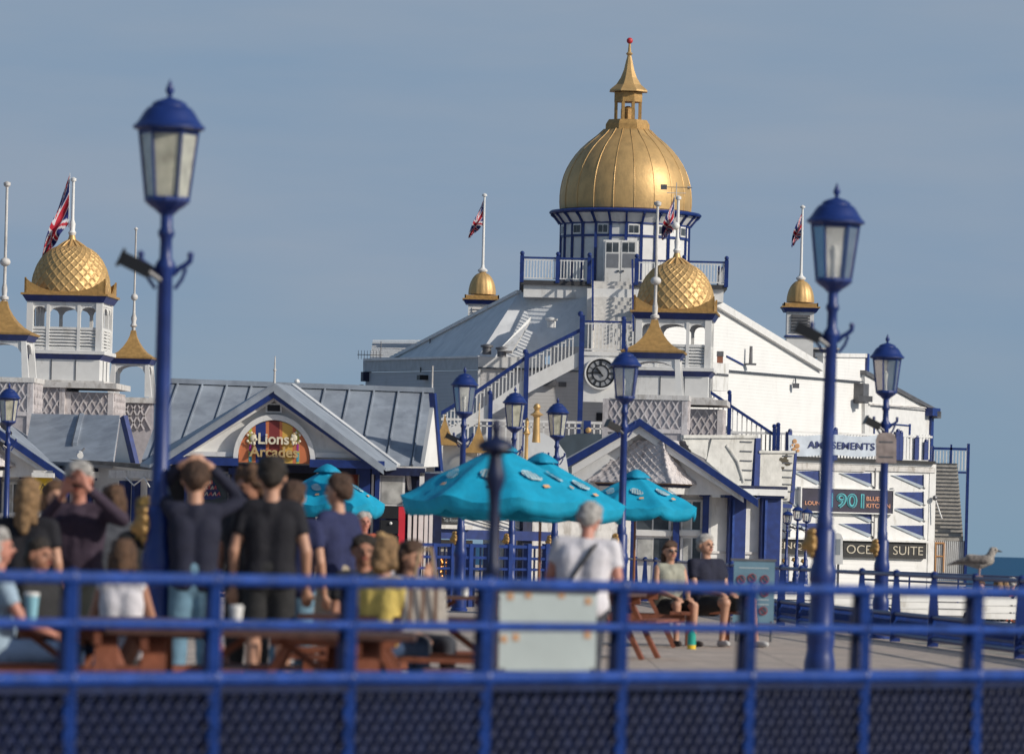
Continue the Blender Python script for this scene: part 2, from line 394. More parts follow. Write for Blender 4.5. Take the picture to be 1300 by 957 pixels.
# ------------------------------------------------------------------ flags
def jack(u,v):
    """union flag colours, u 0..1 along the fly, v 0..1 down"""
    x=u*2-1; y=(v*2-1); X=x; Y=y*.5
    if abs(X)<.1 or abs(Y)<.1: return 1
    if abs(X)<.167 or abs(Y)<.167: return 2
    d1=abs(X*.5-Y)/1.118; d2=abs(X*.5+Y)/1.118; d=min(d1,d2)
    if d<.038: return 1
    if d<.105: return 2
    return 0
FB=mat('flag_blue',(.012,.02,.14),.8,var=.1); FR=mat('flag_red',(.42,.015,.035),.8,var=.1); FW=mat('flag_white',(.55,.55,.6),.8,var=.05)
def flag(label, px, ytop, D, hoist, tipdx, tipdz, length, ph=0, wide=.3):
    o=thing('flag',label,'flag',(0,0,0),'union flags hanging from the poles')
    top=at(px,ytop,D); m=MB(); nu,nv=44,26; V=[];F=[];I=[]
    for i in range(nu+1):
        u=i/nu
        for j in range(nv+1):
            v=j/nv
            # the fly droops: heavy folds gather beneath the hoist
            hx=0; hz=-v*hoist
            tx=tipdx+ (v-.5)*wide*.45; tz=tipdz - (1-v)*.12*hoist
            s=u**.8
            x=hx*(1-s)+tx*s - math.sin(math.pi*u)*wide*.25*(1-v)
            z=hz*(1-s)+tz*s
            y=.16*math.sin(u*7+v*3+ph)*min(1,u*3)+.09*math.sin(v*13+u*5+ph)*min(1,u*4)
            x+=.05*math.sin(v*11+ph+u*4)*min(1,u*3)
            V.append((top.x-.05+x, D+y, top.z+z))
    for i in range(nu):
        for j in range(nv):
            a=i*(nv+1)+j; F.append((a,a+1,a+nv+2,a+nv+1)); I.append(jack((i+.5)/nu,(j+.5)/nv))
    m.V=[Vector(v) for v in V]; m.F=F; m.I=I; m.mats=[FB,FR,FW]
    o.location=(top.x,D,top.z)
    c=m.build('cloth',o,True,180)
    sd=c.modifiers.new('t','SOLIDIFY'); sd.thickness=.006
    r=MB(); r.tube((top.x-.045,D,top.z+.05),(top.x-.045,D,top.z-hoist-.1),.012,.012,WHITE,6); r.build('rope',o)
    return o
# ------------------------------------------------------------------ street lamp, z from ground, head top = H
def make_lamp(glass=LGLASS, H=4.6, flood=True, BLUE=BLUE):
    t=thing('street_lamp','', 'street lamp')
    z=H
    m=MB(); m.lathe([(.002,z),(.014,z-.03),(.034,z-.08),(.02,z-.11),(.012,z-.125),(.03,z-.135),(.045,z-.14),(.09,z-.155),(.125,z-.175),(.135,z-.2),(.155,z-.205),(.185,z-.24),(.215,z-.29),(.24,z-.325),(.262,z-.34),(.262,z-.36),(.225,z-.375)],BLUE,24)
    cap=m.build('lamp_cap',t,True,50)
    m=MB(); m.lathe([(.21,z-.38),(.152,z-.86)],glass,6,cap=True); m.build('lamp_glass',t)
    m=MB()
    for i in range(6):
        a=2*math.pi*i/6; c,s=math.cos(a),math.sin(a)
        m.bar((.215*c,.215*s,z-.37),(.156*c,.156*s,z-.865),.018,.018,BLUE)
    m.lathe([(.222,z-.372),(.218,z-.4)],BLUE,6); m.lathe([(.165,z-.855),(.168,z-.885),(.13,z-.92),(.085,z-.95),(.055,z-.98)],BLUE,12)
    m.build('lantern_frame',t)
    m=MB(); m.lathe([(.03,z-.86),(.03,z-.70),(.045,z-.62),(.02,z-.56)],WHITE,8); m.build('bulb',t,True)
    m=MB(); m.lathe([(.045,z-.98),(.045,z-1.08),(.06,z-1.1),(.06,z-1.13),(.043,z-1.16),(.046,z-1.3),(.075,z-1.34),(.075,z-1.38),(.053,z-1.42),(.064,1.62),(.075,1.6),(.075,1.5)],BLUE,16)
    m.build('pole',t,True,50)
    for s in (-1,1):
        m=MB(); m.path([(s*.05,0,z-1.42),(s*.10,0,z-1.37),(s*.15,0,z-1.34),(s*.18,0,z-1.31),(s*.18,0,z-1.28)],.02,BLUE,8)
        m.ball((s*.18,0,z-1.27),.026,BLUE,1,8)
        m.path([(s*.07,0,z-1.52),(s*.12,0,z-1.45),(s*.15,0,z-1.37)],.015,BLUE,6); m.build('cross_arm',t,True)
    if flood:
        m=MB(); m.M=Matrix.Translation((-.2,-.06,z-1.36))@Matrix.Rotation(R(25),4,'Y')
        m.box(-.13,.1,-.07,.07,-.05,.05,BLACK); m.box(-.14,-.13,-.09,.09,-.07,.07,BLACK); m.tube((.08,0,0),(.2,.03,-.02),.02,.02,METALG); m.build('floodlight',t)
    m=MB(); m.lathe([(.085,1.5),(.10,1.48),(.10,1.2),(.115,1.15),(.122,1.1),(.122,1.04),(.108,1.0),(.108,.62),(.125,.58),(.128,.5),(.118,.42),(.128,.36),(.14,.3),(.14,.06),(.16,.04),(.16,0)],BLUE,12)
    m.build('column_base',t,True,40)
    V=[]
    m=MB(); m.ball((-.10,-.0,1.37),.085,GOLDM,1.25,14,1.0); m.ball((-.165,0,1.34),.046,GOLDM,.9,10); m.ball((-.13,0,1.46),.04,GOLDM,1,8)
    for k in range(9):
        a=2*math.pi*k/9; m.ball((-.10,.08*math.cos(a),1.37+.11*math.sin(a)),.03,GOLDM,1.2,8)
    m.build('lion_mask',t,True)
    return t
# ------------------------------------------------------------------ parasol
def make_parasol(r=1.25, top=2.66, drop=.72, seed=0, ztilt=0):
    t=thing('parasol','','parasol'); rnd=random.Random(seed)
    n=8; sub=8; m=MB(); V=[];F=[]
    rows=[(0.02,0),(.22,.03)]+[(.22+(.98-.22)*k/9, None) for k in range(1,10)]
    def prof(q): return top - .05 - drop*(q**1.04)
    nr=12; seg=n*sub
    for j in range(nr):
        q=.1+(.9)*j/(nr-1)
        for i in range(seg):
            a=2*math.pi*i/seg; ph=(i%sub)/sub
            k=math.cos(math.pi/n)/math.cos((ph-.5)*2*math.pi/n)
            sag=math.sin(math.pi*ph)*.07*q**2 + noise.noise(Vector((math.cos(a)*4*q+seed,math.sin(a)*4*q,seed)))*.05*q
            V.append((r*q*k*math.cos(a), r*q*k*math.sin(a), prof(q)-sag))
    # valance, wavy
    for dz in (.1,.21):
        for i in range(seg):
            a=2*math.pi*i/seg; ph=(i%sub)/sub; k=math.cos(math.pi/n)/math.cos((ph-.5)*2*math.pi/n)
            wob=.02*math.sin(i*1.7+seed)+.015*rnd.random(); rr=r*k*(1.0-.04*dz/.21)+wob*.7
            z=prof(1)-math.sin(math.pi*ph)*.07-dz*(1 if 0<i%sub<sub else .8)+.01*math.sin(i*.9+seed)
            V.append((rr*math.cos(a),rr*math.sin(a),z))
    for j in range(nr+1):
        for i in range(seg):
            p=j*seg+i; q=j*seg+(i+1)%seg; F.append((p,p+seg,q+seg,q))
    V.append((0,0,top-.05)); c=len(V)-1
    for i in range(seg): F.append((c,i,(i+1)%seg))
    m.add(V,F,TEAL); can=m.build('canopy',t,True,50)
    sd=can.modifiers.new('t','SOLIDIFY'); sd.thickness=.006
    m=MB(); seg2=24
    m.lathe([(.01,top+.03),(.06,top+.015),(.14,top-.03),(.21,top-.09),(.24,top-.13)],TEALD,16,fn=lambda a,q,rr: rr*(1+.12*math.sin(a*4+seed)*q),cap=False)
    sd=m.build('vent_cap',t,True,60); s2=sd.modifiers.new('t','SOLIDIFY'); s2.thickness=.006
    m=MB(); m.tube((0,0,0.05),(0,0,top+.02),.024,.02,WOODP,10); m.build('pole',t,True)
    for i in range(n):
        m=MB(); a=2*math.pi*i/n; m.bar((0,0,prof(.1)-.03),(r*.97*math.cos(a),r*.97*math.sin(a),prof(1)-.02),.02,.015,WOODP)
        m.bar((0,0,top-.75),(r*.5*math.cos(a),r*.5*math.sin(a),prof(.5)-.03),.015,.015,WOODP); m.build('rib',t)
    # printed mark on alternate panels: pale script band with an orange spot
    PW=mat('pale_print',(.42,.55,.58),.8); PO=mat('orange_print',(.75,.42,.2),.8)
    def on(a,q,off=.014):
        ph=(a/(2*math.pi)*n)%1; k=math.cos(math.pi/n)/math.cos((ph-.5)*2*math.pi/n)
        return Vector((r*q*k*math.cos(a), r*q*k*math.sin(a), prof(q)-math.sin(math.pi*ph)*.07*q*q+.03+off))
    for pnl in (0,2,4,5,6,7):
        m=MB()
        ac=2*math.pi*(pnl+.5)/n
        P=[]
        for k in range(18):
            th=2*math.pi*k/18; w=1+.22*noise.noise(Vector((k*.9,pnl,seed)))
            P.append(on(ac+.17*w*math.cos(th)*(1+.12*math.sin(th)), .60+.075*w*math.sin(th)+.04*math.cos(th)))
        m.prism(P,(0,0,-.004),PW)
        for k in range(5):
            x=ac-.13+k*.065; m.prism([on(x-.006,.55,.022),on(x+.006,.55,.022),on(x+.012,.66,.022),on(x,.66,.022)],(0,0,-.004),TEALD)
        m.prism([on(ac+.06,.76),on(ac+.15,.76),on(ac+.15,.80),on(ac+.06,.80)],(0,0,-.004),PO); m.build('printed_mark',can)
    m=MB(); m.lathe([(.03,.12),(.05,.1),(.24,.07),(.26,0)],METALG,16); m.build('base',t,True)
    return t
# ------------------------------------------------------------------ picnic table (long axis X)
def make_table():
    t=thing('picnic_table','','picnic table')
    for k in range(6):
        m=MB(); y=-.36+k*.145; m.box(-.9,.9,y-.065,y+.065,.715,.75,WOODD); m.build('top_plank',t)
    for s in (-1,1):
        m=MB()
        for k in (0,1):
            y=s*(.62+k*.135); m.box(-.9,.9,y-.062,y+.062,.43,.465,WOODR)
        m.build('bench_seat',t)
        m=MB(); x=s*.62
        m.bar((x,-.25,.71),(x,-.62,0),.05,.14,WOODR,(1,0,0)); m.bar((x,.25,.71),(x,.62,0),.05,.14,WOODR,(1,0,0))
        m.box(x-.075,x-.03,-.75,.75,.33,.43,WOODR); m.box(x-.075,x-.03,-.4,.4,.62,.714,WOODR)
        m.build('leg_frame',t)
    m=MB(); m.bar((-.55,0,.38),(-.1,0,.7),.09,.04,WOODR); m.bar((.55,0,.38),(.1,0,.7),.09,.04,WOODR); m.build('brace',t)
    return t
# ------------------------------------------------------------------ people
NAVY=cloth('navy',(.012,.014,.035)); BLK=cloth('black',(.008,.008,.014)); PLUM=cloth('dark_plum',(.05,.032,.055)); JEAN=cloth('light_denim',(.13,.24,.33)); KHAKI=cloth('khaki',(.19,.19,.145))
MIDN=cloth('mid_navy',(.018,.024,.085)); YEL=cloth('yellow',(.68,.52,.14)); WHT=cloth('white',(.66,.64,.68)); BEIG=cloth('beige',(.35,.29,.22)); DRK=cloth('charcoal',(.02,.02,.022)); GRYC=cloth('grey',(.2,.2,.22))
PTN=cloth('sage_print',(.33,.33,.27)); LBL=cloth('pale_blue',(.3,.4,.5)); ORG=cloth('orange',(.7,.16,.08)); PNK=cloth('pink',(.5,.25,.28)); DJ=cloth('dark_denim',(.03,.06,.13)); SLATE=cloth('slate',(.05,.055,.07)); MUS=cloth('mustard_brown',(.2,.14,.06))
PEOPLE=[]
def lap(s): return ((s*.24,-.06,1.12),(s*.1,-.33,1.03),(-.2*s,-1,-.2))
def PP(*a,**k):
    global PAUSE
    o=person(*a,**k); PEOPLE.append(o); return o
def camera_ex(root,up,hd,S,el,wr):
    m=MB(); c=hd((.02,-.17,1.64))*S; m.box(c.x-.07,c.x+.07,c.y-.04,c.y+.04,c.z-.045,c.z+.045,BLACK); m.tube(c+Vector((0,-.03,0)),c+Vector((0,-.10,0)),.035,.035,BLACK,14); CAMQ.append((root,m))
CAMQ=[]
def strap_ex(root,up,hd,S,el,wr):
    m=MB(); pts=[up((-.12,.0,1.46)),up((-.08,.13,1.38)),up((.02,.145,1.2)),up((.14,.11,1.0)),up((.19,.0,.93))]; m.path([p*S for p in pts],.012,DRK,6); m.build('shoulder_strap',root,True)
PP('grey-haired man in a dark plum shirt holding a camera to his face at the left',98,42,H=1.80,yaw=-8,hair='grey',hairstyle='short',skin=SKINR,shirt=PLUM,sleeve='long',pants=KHAKI,build=1.0,armL=((.36,-.16,1.36),(.12,-.27,1.58),(-.5,-.2,.8)),armR=((-.30,-.16,1.22),(-.06,-.27,1.52),(.4,-.2,.8)),head=(0,6),extras=[camera_ex])
PP('man in a dark jumper and pale jeans with both hands on his head',246,41.2,H=1.82,yaw=188,hair='brown',shirt=NAVY,sleeve='long',pants=JEAN,build=.88,armL=((.24,-.22,1.56),(.10,-.0,1.74),(-.8,.3,.25)),armR=((-.34,-.06,1.50),(-.09,.02,1.74),(.85,-.1,.3)),head=(0,5))
PP('tall dark-haired man in a black T-shirt seen from behind in the middle of the group',343,41.3,H=1.86,yaw=180,hair='dark',shirt=BLK,pants=DRK,shorts=True,build=.92,skin=SKIN)
PP('person with curly brown hair and dark top just left of the tall man',317,43.2,H=1.80,yaw=-25,hair='curly',hairstyle='curly',shirt=BLK,pants=DRK,head=(-25,10),skin=SKINT)
PP('short-haired person in navy top and blue jeans half hidden right of the tall man',371,44.5,H=1.72,yaw=165,hair='brown',shirt=MIDN,pants=JEAN,skin=SKIN)
PP('man in a navy T-shirt and beige shorts turned away, before the left parasol',427,45.6,H=1.80,yaw=228,hair='brown',shirt=MIDN,pants=BEIG,shorts=True,head=(15,0),build=.92)
PP('white-haired man in a white polo with a shoulder strap leaning by the pale board',739,42,H=1.61,yaw=168,hair='grey',shirt=WHT,pants=SLATE,build=1.15,lean=(10,-2),head=(0,12),skin=SKINR,armL=((.28,-.02,1.16),(.22,-.2,.96)),armR=((-.29,.0,1.14),(-.3,-.1,.9)),extras=[strap_ex])
PP('blond woman in a yellow T-shirt sitting with her back turned at the table',482,41.2,H=1.62,seat=.45,yaw=150,hair='light',hairstyle='bob',shirt=YEL,pants=DJ,lean=(8,0),build=.88,armL=lap(1),armR=lap(-1),skin=SKIN)
PP('dark-haired person sitting close behind the woman in yellow',462,43.5,H=1.66,seat=.45,yaw=10,hair='dark',shirt=DRK,pants=DRK,armL=lap(1),armR=lap(-1),skin=SKINT)
PP('woman with a sandy hair bun sitting beyond the woman in yellow',489,45.2,H=1.66,seat=.45,yaw=160,hair='blond',hairstyle='bun',shirt=WHT,pants=DJ,armL=lap(1),armR=lap(-1))
PP('long-haired brunette sitting with her hand raised to her mouth',514,42.6,H=1.60,seat=.45,yaw=38,hair='brown',hairstyle='long',shirt=GRYC,pants=SLATE,armL=((.27,-.12,1.16),(.06,-.2,1.46),(-.2,0,1)),armR=lap(-1),head=(20,5),skin=SKIN,lean=(6,0))
PP('old person in an orange-red top far behind the man in navy',461,70,H=1.62,yaw=20,hair='grey',shirt=ORG,pants=DRK,skin=SKINR)
PP('woman with sunglasses and a sage sleeveless top sitting left of the bare-kneed man',851,74.8,H=1.75,seat=.45,yaw=28,hair='brown',hairstyle='long',shirt=PTN,tank=True,pants=DRK,shorts=True,glasses=True,armL=lap(1),armR=lap(-1),skin=SKIN)
PP('man in a navy polo and shorts sitting with bare knees in the sun',900,75.4,H=1.93,seat=.47,yaw=36,hair='grey',hairstyle='short',shirt=NAVY,pants=DRK,shorts=True,armL=lap(1),armR=lap(-1),skin=SKIN,build=1.12,shoes=(.5,.5,.5),legs=[((-.12,-.5,.53),(-.10,-.42,.08)),((.30,-.48,.55),(.36,-.50,.08))],head=(8,0),lean=(-5,0))
PP('blond long-haired person seen from behind left of the camera man',34,41.5,H=1.66,yaw=175,hair='light',hairstyle='long',shirt=BLK,pants=DRK,skin=SKIN)
PP('brown-haired person just behind the camera man on his left shoulder',68,45,H=1.68,yaw=30,hair='curly',hairstyle='bob',shirt=DRK,pants=DRK)
PP('brown-haired person behind the camera man on the lamp side',142,45.5,H=1.66,yaw=200,hair='curly',hairstyle='bob',shirt=SLATE,pants=DRK)
PP('girl in a white vest sitting with her back turned beside the lamp post',156,38,H=1.5,seat=.45,yaw=176,hair='curly',hairstyle='bob',shirt=WHT,tank=True,pants=WHT,shorts=True,armL=lap(1),armR=lap(-1),skin=SKINT,build=.85)
PP('person with mustard-blond hair half hidden behind the left lamp post',186,43,H=1.56,yaw=185,hair='mustard',hairstyle='long',shirt=DRK,pants=DRK)
PP('person in a pale blue top cut by the left edge of the picture',-2,36,H=1.62,seat=.45,yaw=100,hair='grey',hairstyle='bob',shirt=LBL,pants=DJ,armL=((.25,-.15,1.14),(.1,-.38,1.05)),armR=((-.25,-.15,1.14),(-.08,-.38,1.05)),skin=SKINR)
PP('person in dark clothes sitting at the left edge table',50,36.8,H=1.5,seat=.45,yaw=60,hair='dark',shirt=DRK,pants=DJ,armL=lap(1),armR=lap(-1),skin=SKINT)
PP('dark-haired woman with sunglasses and white scarf sitting before the arcade',283,122,H=1.72,seat=.75,yaw=35,hair='dark',shirt=WHT,pants=GRYC,glasses=True,armL=lap(1),armR=lap(-1),fine=.014)
PP('bald man in a dark jacket sitting by the woman with the white scarf',263,121,H=1.78,seat=.78,yaw=70,hair='grey',hairstyle='bald',shirt=DRK,sleeve='long',pants=DRK,armL=lap(1),armR=lap(-1),fine=.014)
# far sitters on the promenade
for k,(px,top,sh,hair,hs,lab,yw) in enumerate(((1245,739,SLATE,'curly','bob','red-haired distant sitter right below the seagull',20),(1267,736,DRK,'light','bob','distant sitter in a dark top left of the orange shirt',190),(1275,741,ORG,'light','bob','distant sitter in an orange shirt beyond the benches',200),(1285,734,WHT,'grey','short','distant sitter in a white shirt right of the orange shirt',170),(1297,737,LBL,'brown','short','distant sitter at the right picture edge',180))):
    D=112+k*1.5; o=PP(lab,px,D,H=1.58,ground=-.4,seat=.40,yaw=yw,hair=hair,hairstyle=hs,shirt=sh,pants=DRK,armL=lap(1),armR=lap(-1),fine=.016,py=745)
    zt=at(px,top,D).z; o.location.z=-.4+max(-.06,min(.06,zt-.83))
for root,m in CAMQ:
    o=m.build('camera_body',None); l=root.location.copy(); rz=root.rotation_euler.z
    o.location=l; o.rotation_euler=(0,0,rz); o.name='camera'; tag(o,'black camera held up to the face of the man in the plum shirt','camera')
# seats for the far ones so nobody hovers
def plain_bench(px,D,w,z,lab,rot=0):
    t=thing('bench',lab,'bench',(gx(px,D,760),D,0)); c=t.location; m=MB(); m.box(c.x-w/2,c.x+w/2,D-.25,D+.25,z-.04,z,WOODR); m.build('seat',t)
    for s in (-1,1):
        m=MB(); m.box(c.x+s*(w/2-.2)-.04,c.x+s*(w/2-.2)+.04,D-.2,D+.2,0 if px<900 else -.4,z-.04,WOODR); m.build('leg',t)
plain_bench(273,121.6,2.2,.74,'high wooden bench before the arcade where the woman with the white scarf sits')
plain_bench(1272,115,1.9,.0,'brown promenade bench under the distant sitters')
plain_bench(484,44.3,1.5,.45,'wooden bench behind the table where the woman with the hair bun sits')
plain_bench(899,75.5,.9,.47,'short wooden bench under the man in the navy polo')
# bags, cups, bottle
def bag():
    q=at(540,760,40.6); t=thing('tote_bag','cream striped tote bag hanging beside the brunette at the table','bag',q)
    m=MB(); m.taper(q.x,q.y,q.z-.24,.17,.08,q.z+.16,.13,.04,mat('cream_canvas',(.55,.5,.44),.9,var=.15,bump=.5)); fixn(m.build('bag_body',t))
    m=MB()
    for s in (-1,1): m.path([(q.x-.08,q.y+s*.05,q.z+.15),(q.x-.05,q.y+s*.04,q.z+.34),(q.x+.03,q.y+s*.04,q.z+.36),(q.x+.07,q.y+s*.05,q.z+.15)],.014,mat('tan_strap',(.35,.25,.15),.8),6)
    m.build('handle',t,True)
    m=MB()
    for k in range(3): m.box(q.x-.12+k*.09,q.x-.09+k*.09,q.y-.09,q.y-.082,q.z-.2,q.z+.1,mat('brown_stripe',(.2,.13,.1),.9))
    m.build('stripes',t)
bag()
def cup(px,py,D,r,h,mt_,lab,cat='cup',z=None):
    q=at(px,py,D); q.z=z if z is not None else q.z; t=thing('paper_cup' if cat=='cup' else 'bottle',lab,cat,q); m=MB()
    if cat=='cup': m.lathe([(r*.75,0),(r,h)],mt_,16,c=q); m.build('cup',t,True); m=MB(); m.lathe([(r*1.06,h),(r*1.06,h+.015),(r*.9,h+.022)],WHITE,16,c=q); m.build('lid',t)
    else: m.lathe([(r,0),(r,h*.7),(r*.4,h*.85),(r*.4,h)],mt_,16,c=q); m.build('bottle_body',t,True); m=MB(); m.lathe([(r*1.02,0.001),(r*1.02,h*.2)],mat('yellow_sign',(.75,.5,.03),.6),16,c=q); m.build('yellow_band',t)
cup(40,765,35,.045,.15,mat('pale_blue_cup',(.25,.5,.6),.5),'large pale blue cup on the left edge table','cup',.752)
cup(878,816,73,.055,.27,mat('green_bottle_plastic',(.02,.35,.28),.4),'turquoise bottle with a yellow bottom standing on the deck by the couple','bottle',0.0)
cup(300,770,33.6,.04,.12,WHITE,'white paper cup on the dark table in the foreground','cup',.752)
cup(590,752,57.8,.045,.13,WHITE,'white paper cup on the table beneath the largest parasol','cup',.752)
# seagull
def gull():
    D=74.5; q=at(1240,727.5,D); t=thing('seagull','grey-brown speckled young seagull standing on the blue railing at the right','seagull',(0,0,0))
    z=.12; G=mat('gull_body',(.34,.31,.28),.8,var=.35,vscale=22,bump=.3,bscale=40); 
    body=[(Vector((.02,0,.17)),Vector((-.10,0,.19)),.085,.075),(Vector((.02,0,.17)),Vector((.13,0,.20)),.085,.065),(Vector((-.10,0,.19)),Vector((-.24,0,.16)),.065,.03),(Vector((-.24,0,.16)),Vector((-.36,0,.13)),.028,.012,dict(fy=1)),
          (Vector((.13,0,.21)),Vector((.17,0,.30)),.058,.045),(Vector((.17,0,.31)),Vector((.195,0,.315)),.047,.04)]
    skinmesh('body',body,G,.008,t,wrinkle=.003,wf=30)
    wm=mat('gull_wing',(.17,.15,.14),.8,var=.45,vscale=30,bump=.4,bscale=50)
    for s in (-1,1):
        w=[(Vector((.07,s*.06,.2)),Vector((-.1,s*.06,.2)),.055,.05,dict()),(Vector((-.1,s*.06,.2)),Vector((-.30,s*.03,.155)),.045,.012,dict())]
        skinmesh('wing',w,wm,.008,t,wrinkle=.003,wf=30)
    m=MB(); m.tube((.235,0,.31),(.285,0,.30),.014,.005,mat('gull_bill',(.05,.045,.04),.5),8); m.build('bill',t,True)
    for s in (-1,1):
        m=MB(); m.tube((.02,s*.035,.1),(.02,s*.035,.005),.01,.009,mat('gull_leg',(.45,.3,.27),.6),6); m.box(-.02,.06,s*.035-.02,s*.035+.02,0,.008,mat('gull_leg',(.45,.3,.27),.6)); m.build('leg',t)
        m=MB(); m.ball((.205,s*.04,.325),.008,EYE_M,1,8); m.build('eye',t)
    # stand on the rail
    a,b=Vector((gx(1297,72.2,740),72.2,0)),Vector((gx(1017,95,740),95,0)); f=.18; p=a+(b-a)*f
    t.location=(gx(1241,p.y,727),p.y,1.06+.034); 
    p2=None
    # slide along the rail until the bird sits at photo column 1241
    best=None
    for i in range(400):
        f=i/400; p=a+(b-a)*f; u,v=uv(1241,727); dx=abs(p.x-gx(1241,p.y,727))
        if best is None or dx<best[0]: best=(dx,p.copy())
    t.location=(best[1].x,best[1].y,1.015); t.scale=(1.12,1.12,1.12)
gull()
# ------------------------------------------------------------------ world, sun, camera
SUN = Vector((.80,-.40,.47)).normalized()
def world():
    w=bpy.data.worlds.new('World'); sc.world=w; w.use_nodes=True; nt=w.node_tree; N=nt.nodes; Lk=nt.links
    for n in list(N): N.remove(n)
    out=N.new('ShaderNodeOutputWorld'); bg=N.new('ShaderNodeBackground'); bg.inputs['Strength'].default_value=.08
    sky=N.new('ShaderNodeTexSky'); sky.sky_type='NISHITA'; sky.sun_disc=False
    el=math.asin(SUN.z); sky.sun_elevation=el; sky.sun_rotation=math.atan2(SUN.x,SUN.y); sky.air_density=1.2; sky.dust_density=1.2; sky.ozone_density=1.5
    Lk.new(sky.outputs[0],bg.inputs['Color'])
    b2=N.new('ShaderNodeBackground'); b2.inputs['Strength'].default_value=1
    tc=N.new('ShaderNodeTexCoord'); sp=N.new('ShaderNodeSeparateXYZ'); Lk.new(tc.outputs['Generated'],sp.inputs[0])
    mp=N.new('ShaderNodeMapping'); mp.inputs['Scale'].default_value=(5,5,26); Lk.new(tc.outputs['Generated'],mp.inputs['Vector'])
    nz=N.new('ShaderNodeTexNoise'); nz.inputs['Scale'].default_value=2.2; nz.inputs['Detail'].default_value=6; nz.inputs['Roughness'].default_value=.5; Lk.new(mp.outputs[0],nz.inputs['Vector'])
    rp=N.new('ShaderNodeValToRGB'); e=rp.color_ramp.elements; e[0].position=.3; e[1].position=.72
    e[0].color=(.222,.320,.448,1); e[1].color=(.290,.356,.448,1); Lk.new(nz.outputs['Fac'],rp.inputs['Fac'])
    # pale band hugging the horizon
    r3=N.new('ShaderNodeMapRange'); r3.inputs['From Min'].default_value=-.002; r3.inputs['From Max'].default_value=.05; Lk.new(sp.outputs['Z'],r3.inputs['Value'])
    mx=N.new('ShaderNodeMix'); mx.data_type='RGBA'; mx.inputs['A'].default_value=(.215,.325,.43,1); Lk.new(rp.outputs['Color'],mx.inputs['B']); Lk.new(r3.outputs[0],mx.inputs['Factor'])
    Lk.new(mx.outputs['Result'],b2.inputs['Color'])
    mr=N.new('ShaderNodeMapRange'); mr.inputs['From Min'].default_value=.105; mr.inputs['From Max'].default_value=.28; mr.inputs['To Min'].default_value=0; mr.inputs['To Max'].default_value=1; Lk.new(sp.outputs['Z'],mr.inputs['Value'])
    ms=N.new('ShaderNodeMixShader'); Lk.new(mr.outputs[0],ms.inputs[0]); Lk.new(b2.outputs[0],ms.inputs[1]); Lk.new(bg.outputs[0],ms.inputs[2]); Lk.new(ms.outputs[0],out.inputs['Surface'])
    l=bpy.data.lights.new('sun','SUN'); l.energy=3.55; l.angle=R(.53); l.color=(1,.93,.82); o=bpy.data.objects.new('sun',l); COL.objects.link(o)
    o.rotation_euler=SUN.to_track_quat('Z','Y').to_euler(); o.location=SUN*50
world()
cam=bpy.data.cameras.new('camera'); co=bpy.data.objects.new('camera',cam); COL.objects.link(co); sc.camera=co
co.matrix_world=Matrix.Translation((0,0,EYE))@(Matrix.Rotation(R(90),4,'X')@Matrix.Rotation(ROLL,4,'Z'))
cam.sensor_fit='HORIZONTAL'; cam.sensor_width=36; cam.lens=FPX*36/1300; cam.shift_y=(HY-478.5)/1300; cam.clip_start=1; cam.clip_end=60000
cam.dof.use_dof=True; cam.dof.focus_distance=195; cam.dof.aperture_fstop=4.2
vs=sc.view_settings; vs.view_transform='Standard'; vs.look='None'; vs.gamma=1; vs.exposure=0; vs.use_curve_mapping=False
# ------------------------------------------------------------------ setting: sea, decks
def plank_mat(name,col,w):
    m=mat(name,col,.75,var=.25,vscale=4,bump=.3); nt=m.node_tree; N=nt.nodes; Lk=nt.links; b=N['Principled BSDF']
    tc=N.new('ShaderNodeTexCoord'); br=N.new('ShaderNodeTexBrick'); br.inputs['Scale'].default_value=1; br.inputs['Brick Width'].default_value=3.2; br.inputs['Row Height'].default_value=w
    br.inputs['Mortar Size'].default_value=.012; br.inputs['Color1'].default_value=(.8,.8,.8,1); br.inputs['Color2'].default_value=(1.15,1.1,1.05,1); br.inputs['Mortar'].default_value=(.15,.15,.15,1)
    Lk.new(tc.outputs['Object'],br.inputs['Vector'])
    mx=N.new('ShaderNodeMix'); mx.data_type='RGBA'; mx.blend_type='MULTIPLY'; mx.inputs['Factor'].default_value=1
    src=b.inputs['Base Color'].links[0].from_socket; Lk.new(src,mx.inputs['A']); Lk.new(br.outputs['Color'],mx.inputs['B']); Lk.new(mx.outputs['Result'],b.inputs['Base Color'])
    return m
sea=mat('sea_water',(.010,.085,.19),.5,var=.25,vscale=.02,bump=0,spec=.2)
def seabump():
    nt=sea.node_tree;N=nt.nodes;Lk=nt.links;b=N['Principled BSDF']; tc=N.new('ShaderNodeTexCoord'); mp=N.new('ShaderNodeMapping'); mp.inputs['Scale'].default_value=(.25,.6,1)
    nz=N.new('ShaderNodeTexNoise'); nz.inputs['Scale'].default_value=1; nz.inputs['Detail'].default_value=8; Lk.new(tc.outputs['Object'],mp.inputs[0]); Lk.new(mp.outputs[0],nz.inputs['Vector'])
    bp=N.new('ShaderNodeBump'); bp.inputs['Strength'].default_value=1; bp.inputs['Distance'].default_value=.8; Lk.new(nz.outputs['Fac'],bp.inputs['Height']); Lk.new(bp.outputs['Normal'],b.inputs['Normal'])
seabump()
m=MB(); m.add([(-30000,-3000,-9),(30000,-3000,-9),(30000,40000,-9),(-30000,40000,-9)],[(0,1,2,3)],sea); struct(m,'sea')
FF=[(1420,64),(1297,72.2),(1017,95),(806,139)]   # line of the promenade railing (photo column, distance)
ffp=[Vector((gx(p,D),D,0)) for p,D in FF]
DK=plank_mat('weathered_deck_planks',(.50,.43,.38),.14); DK2=plank_mat('promenade_deck_planks',(.3,.28,.25),.16)
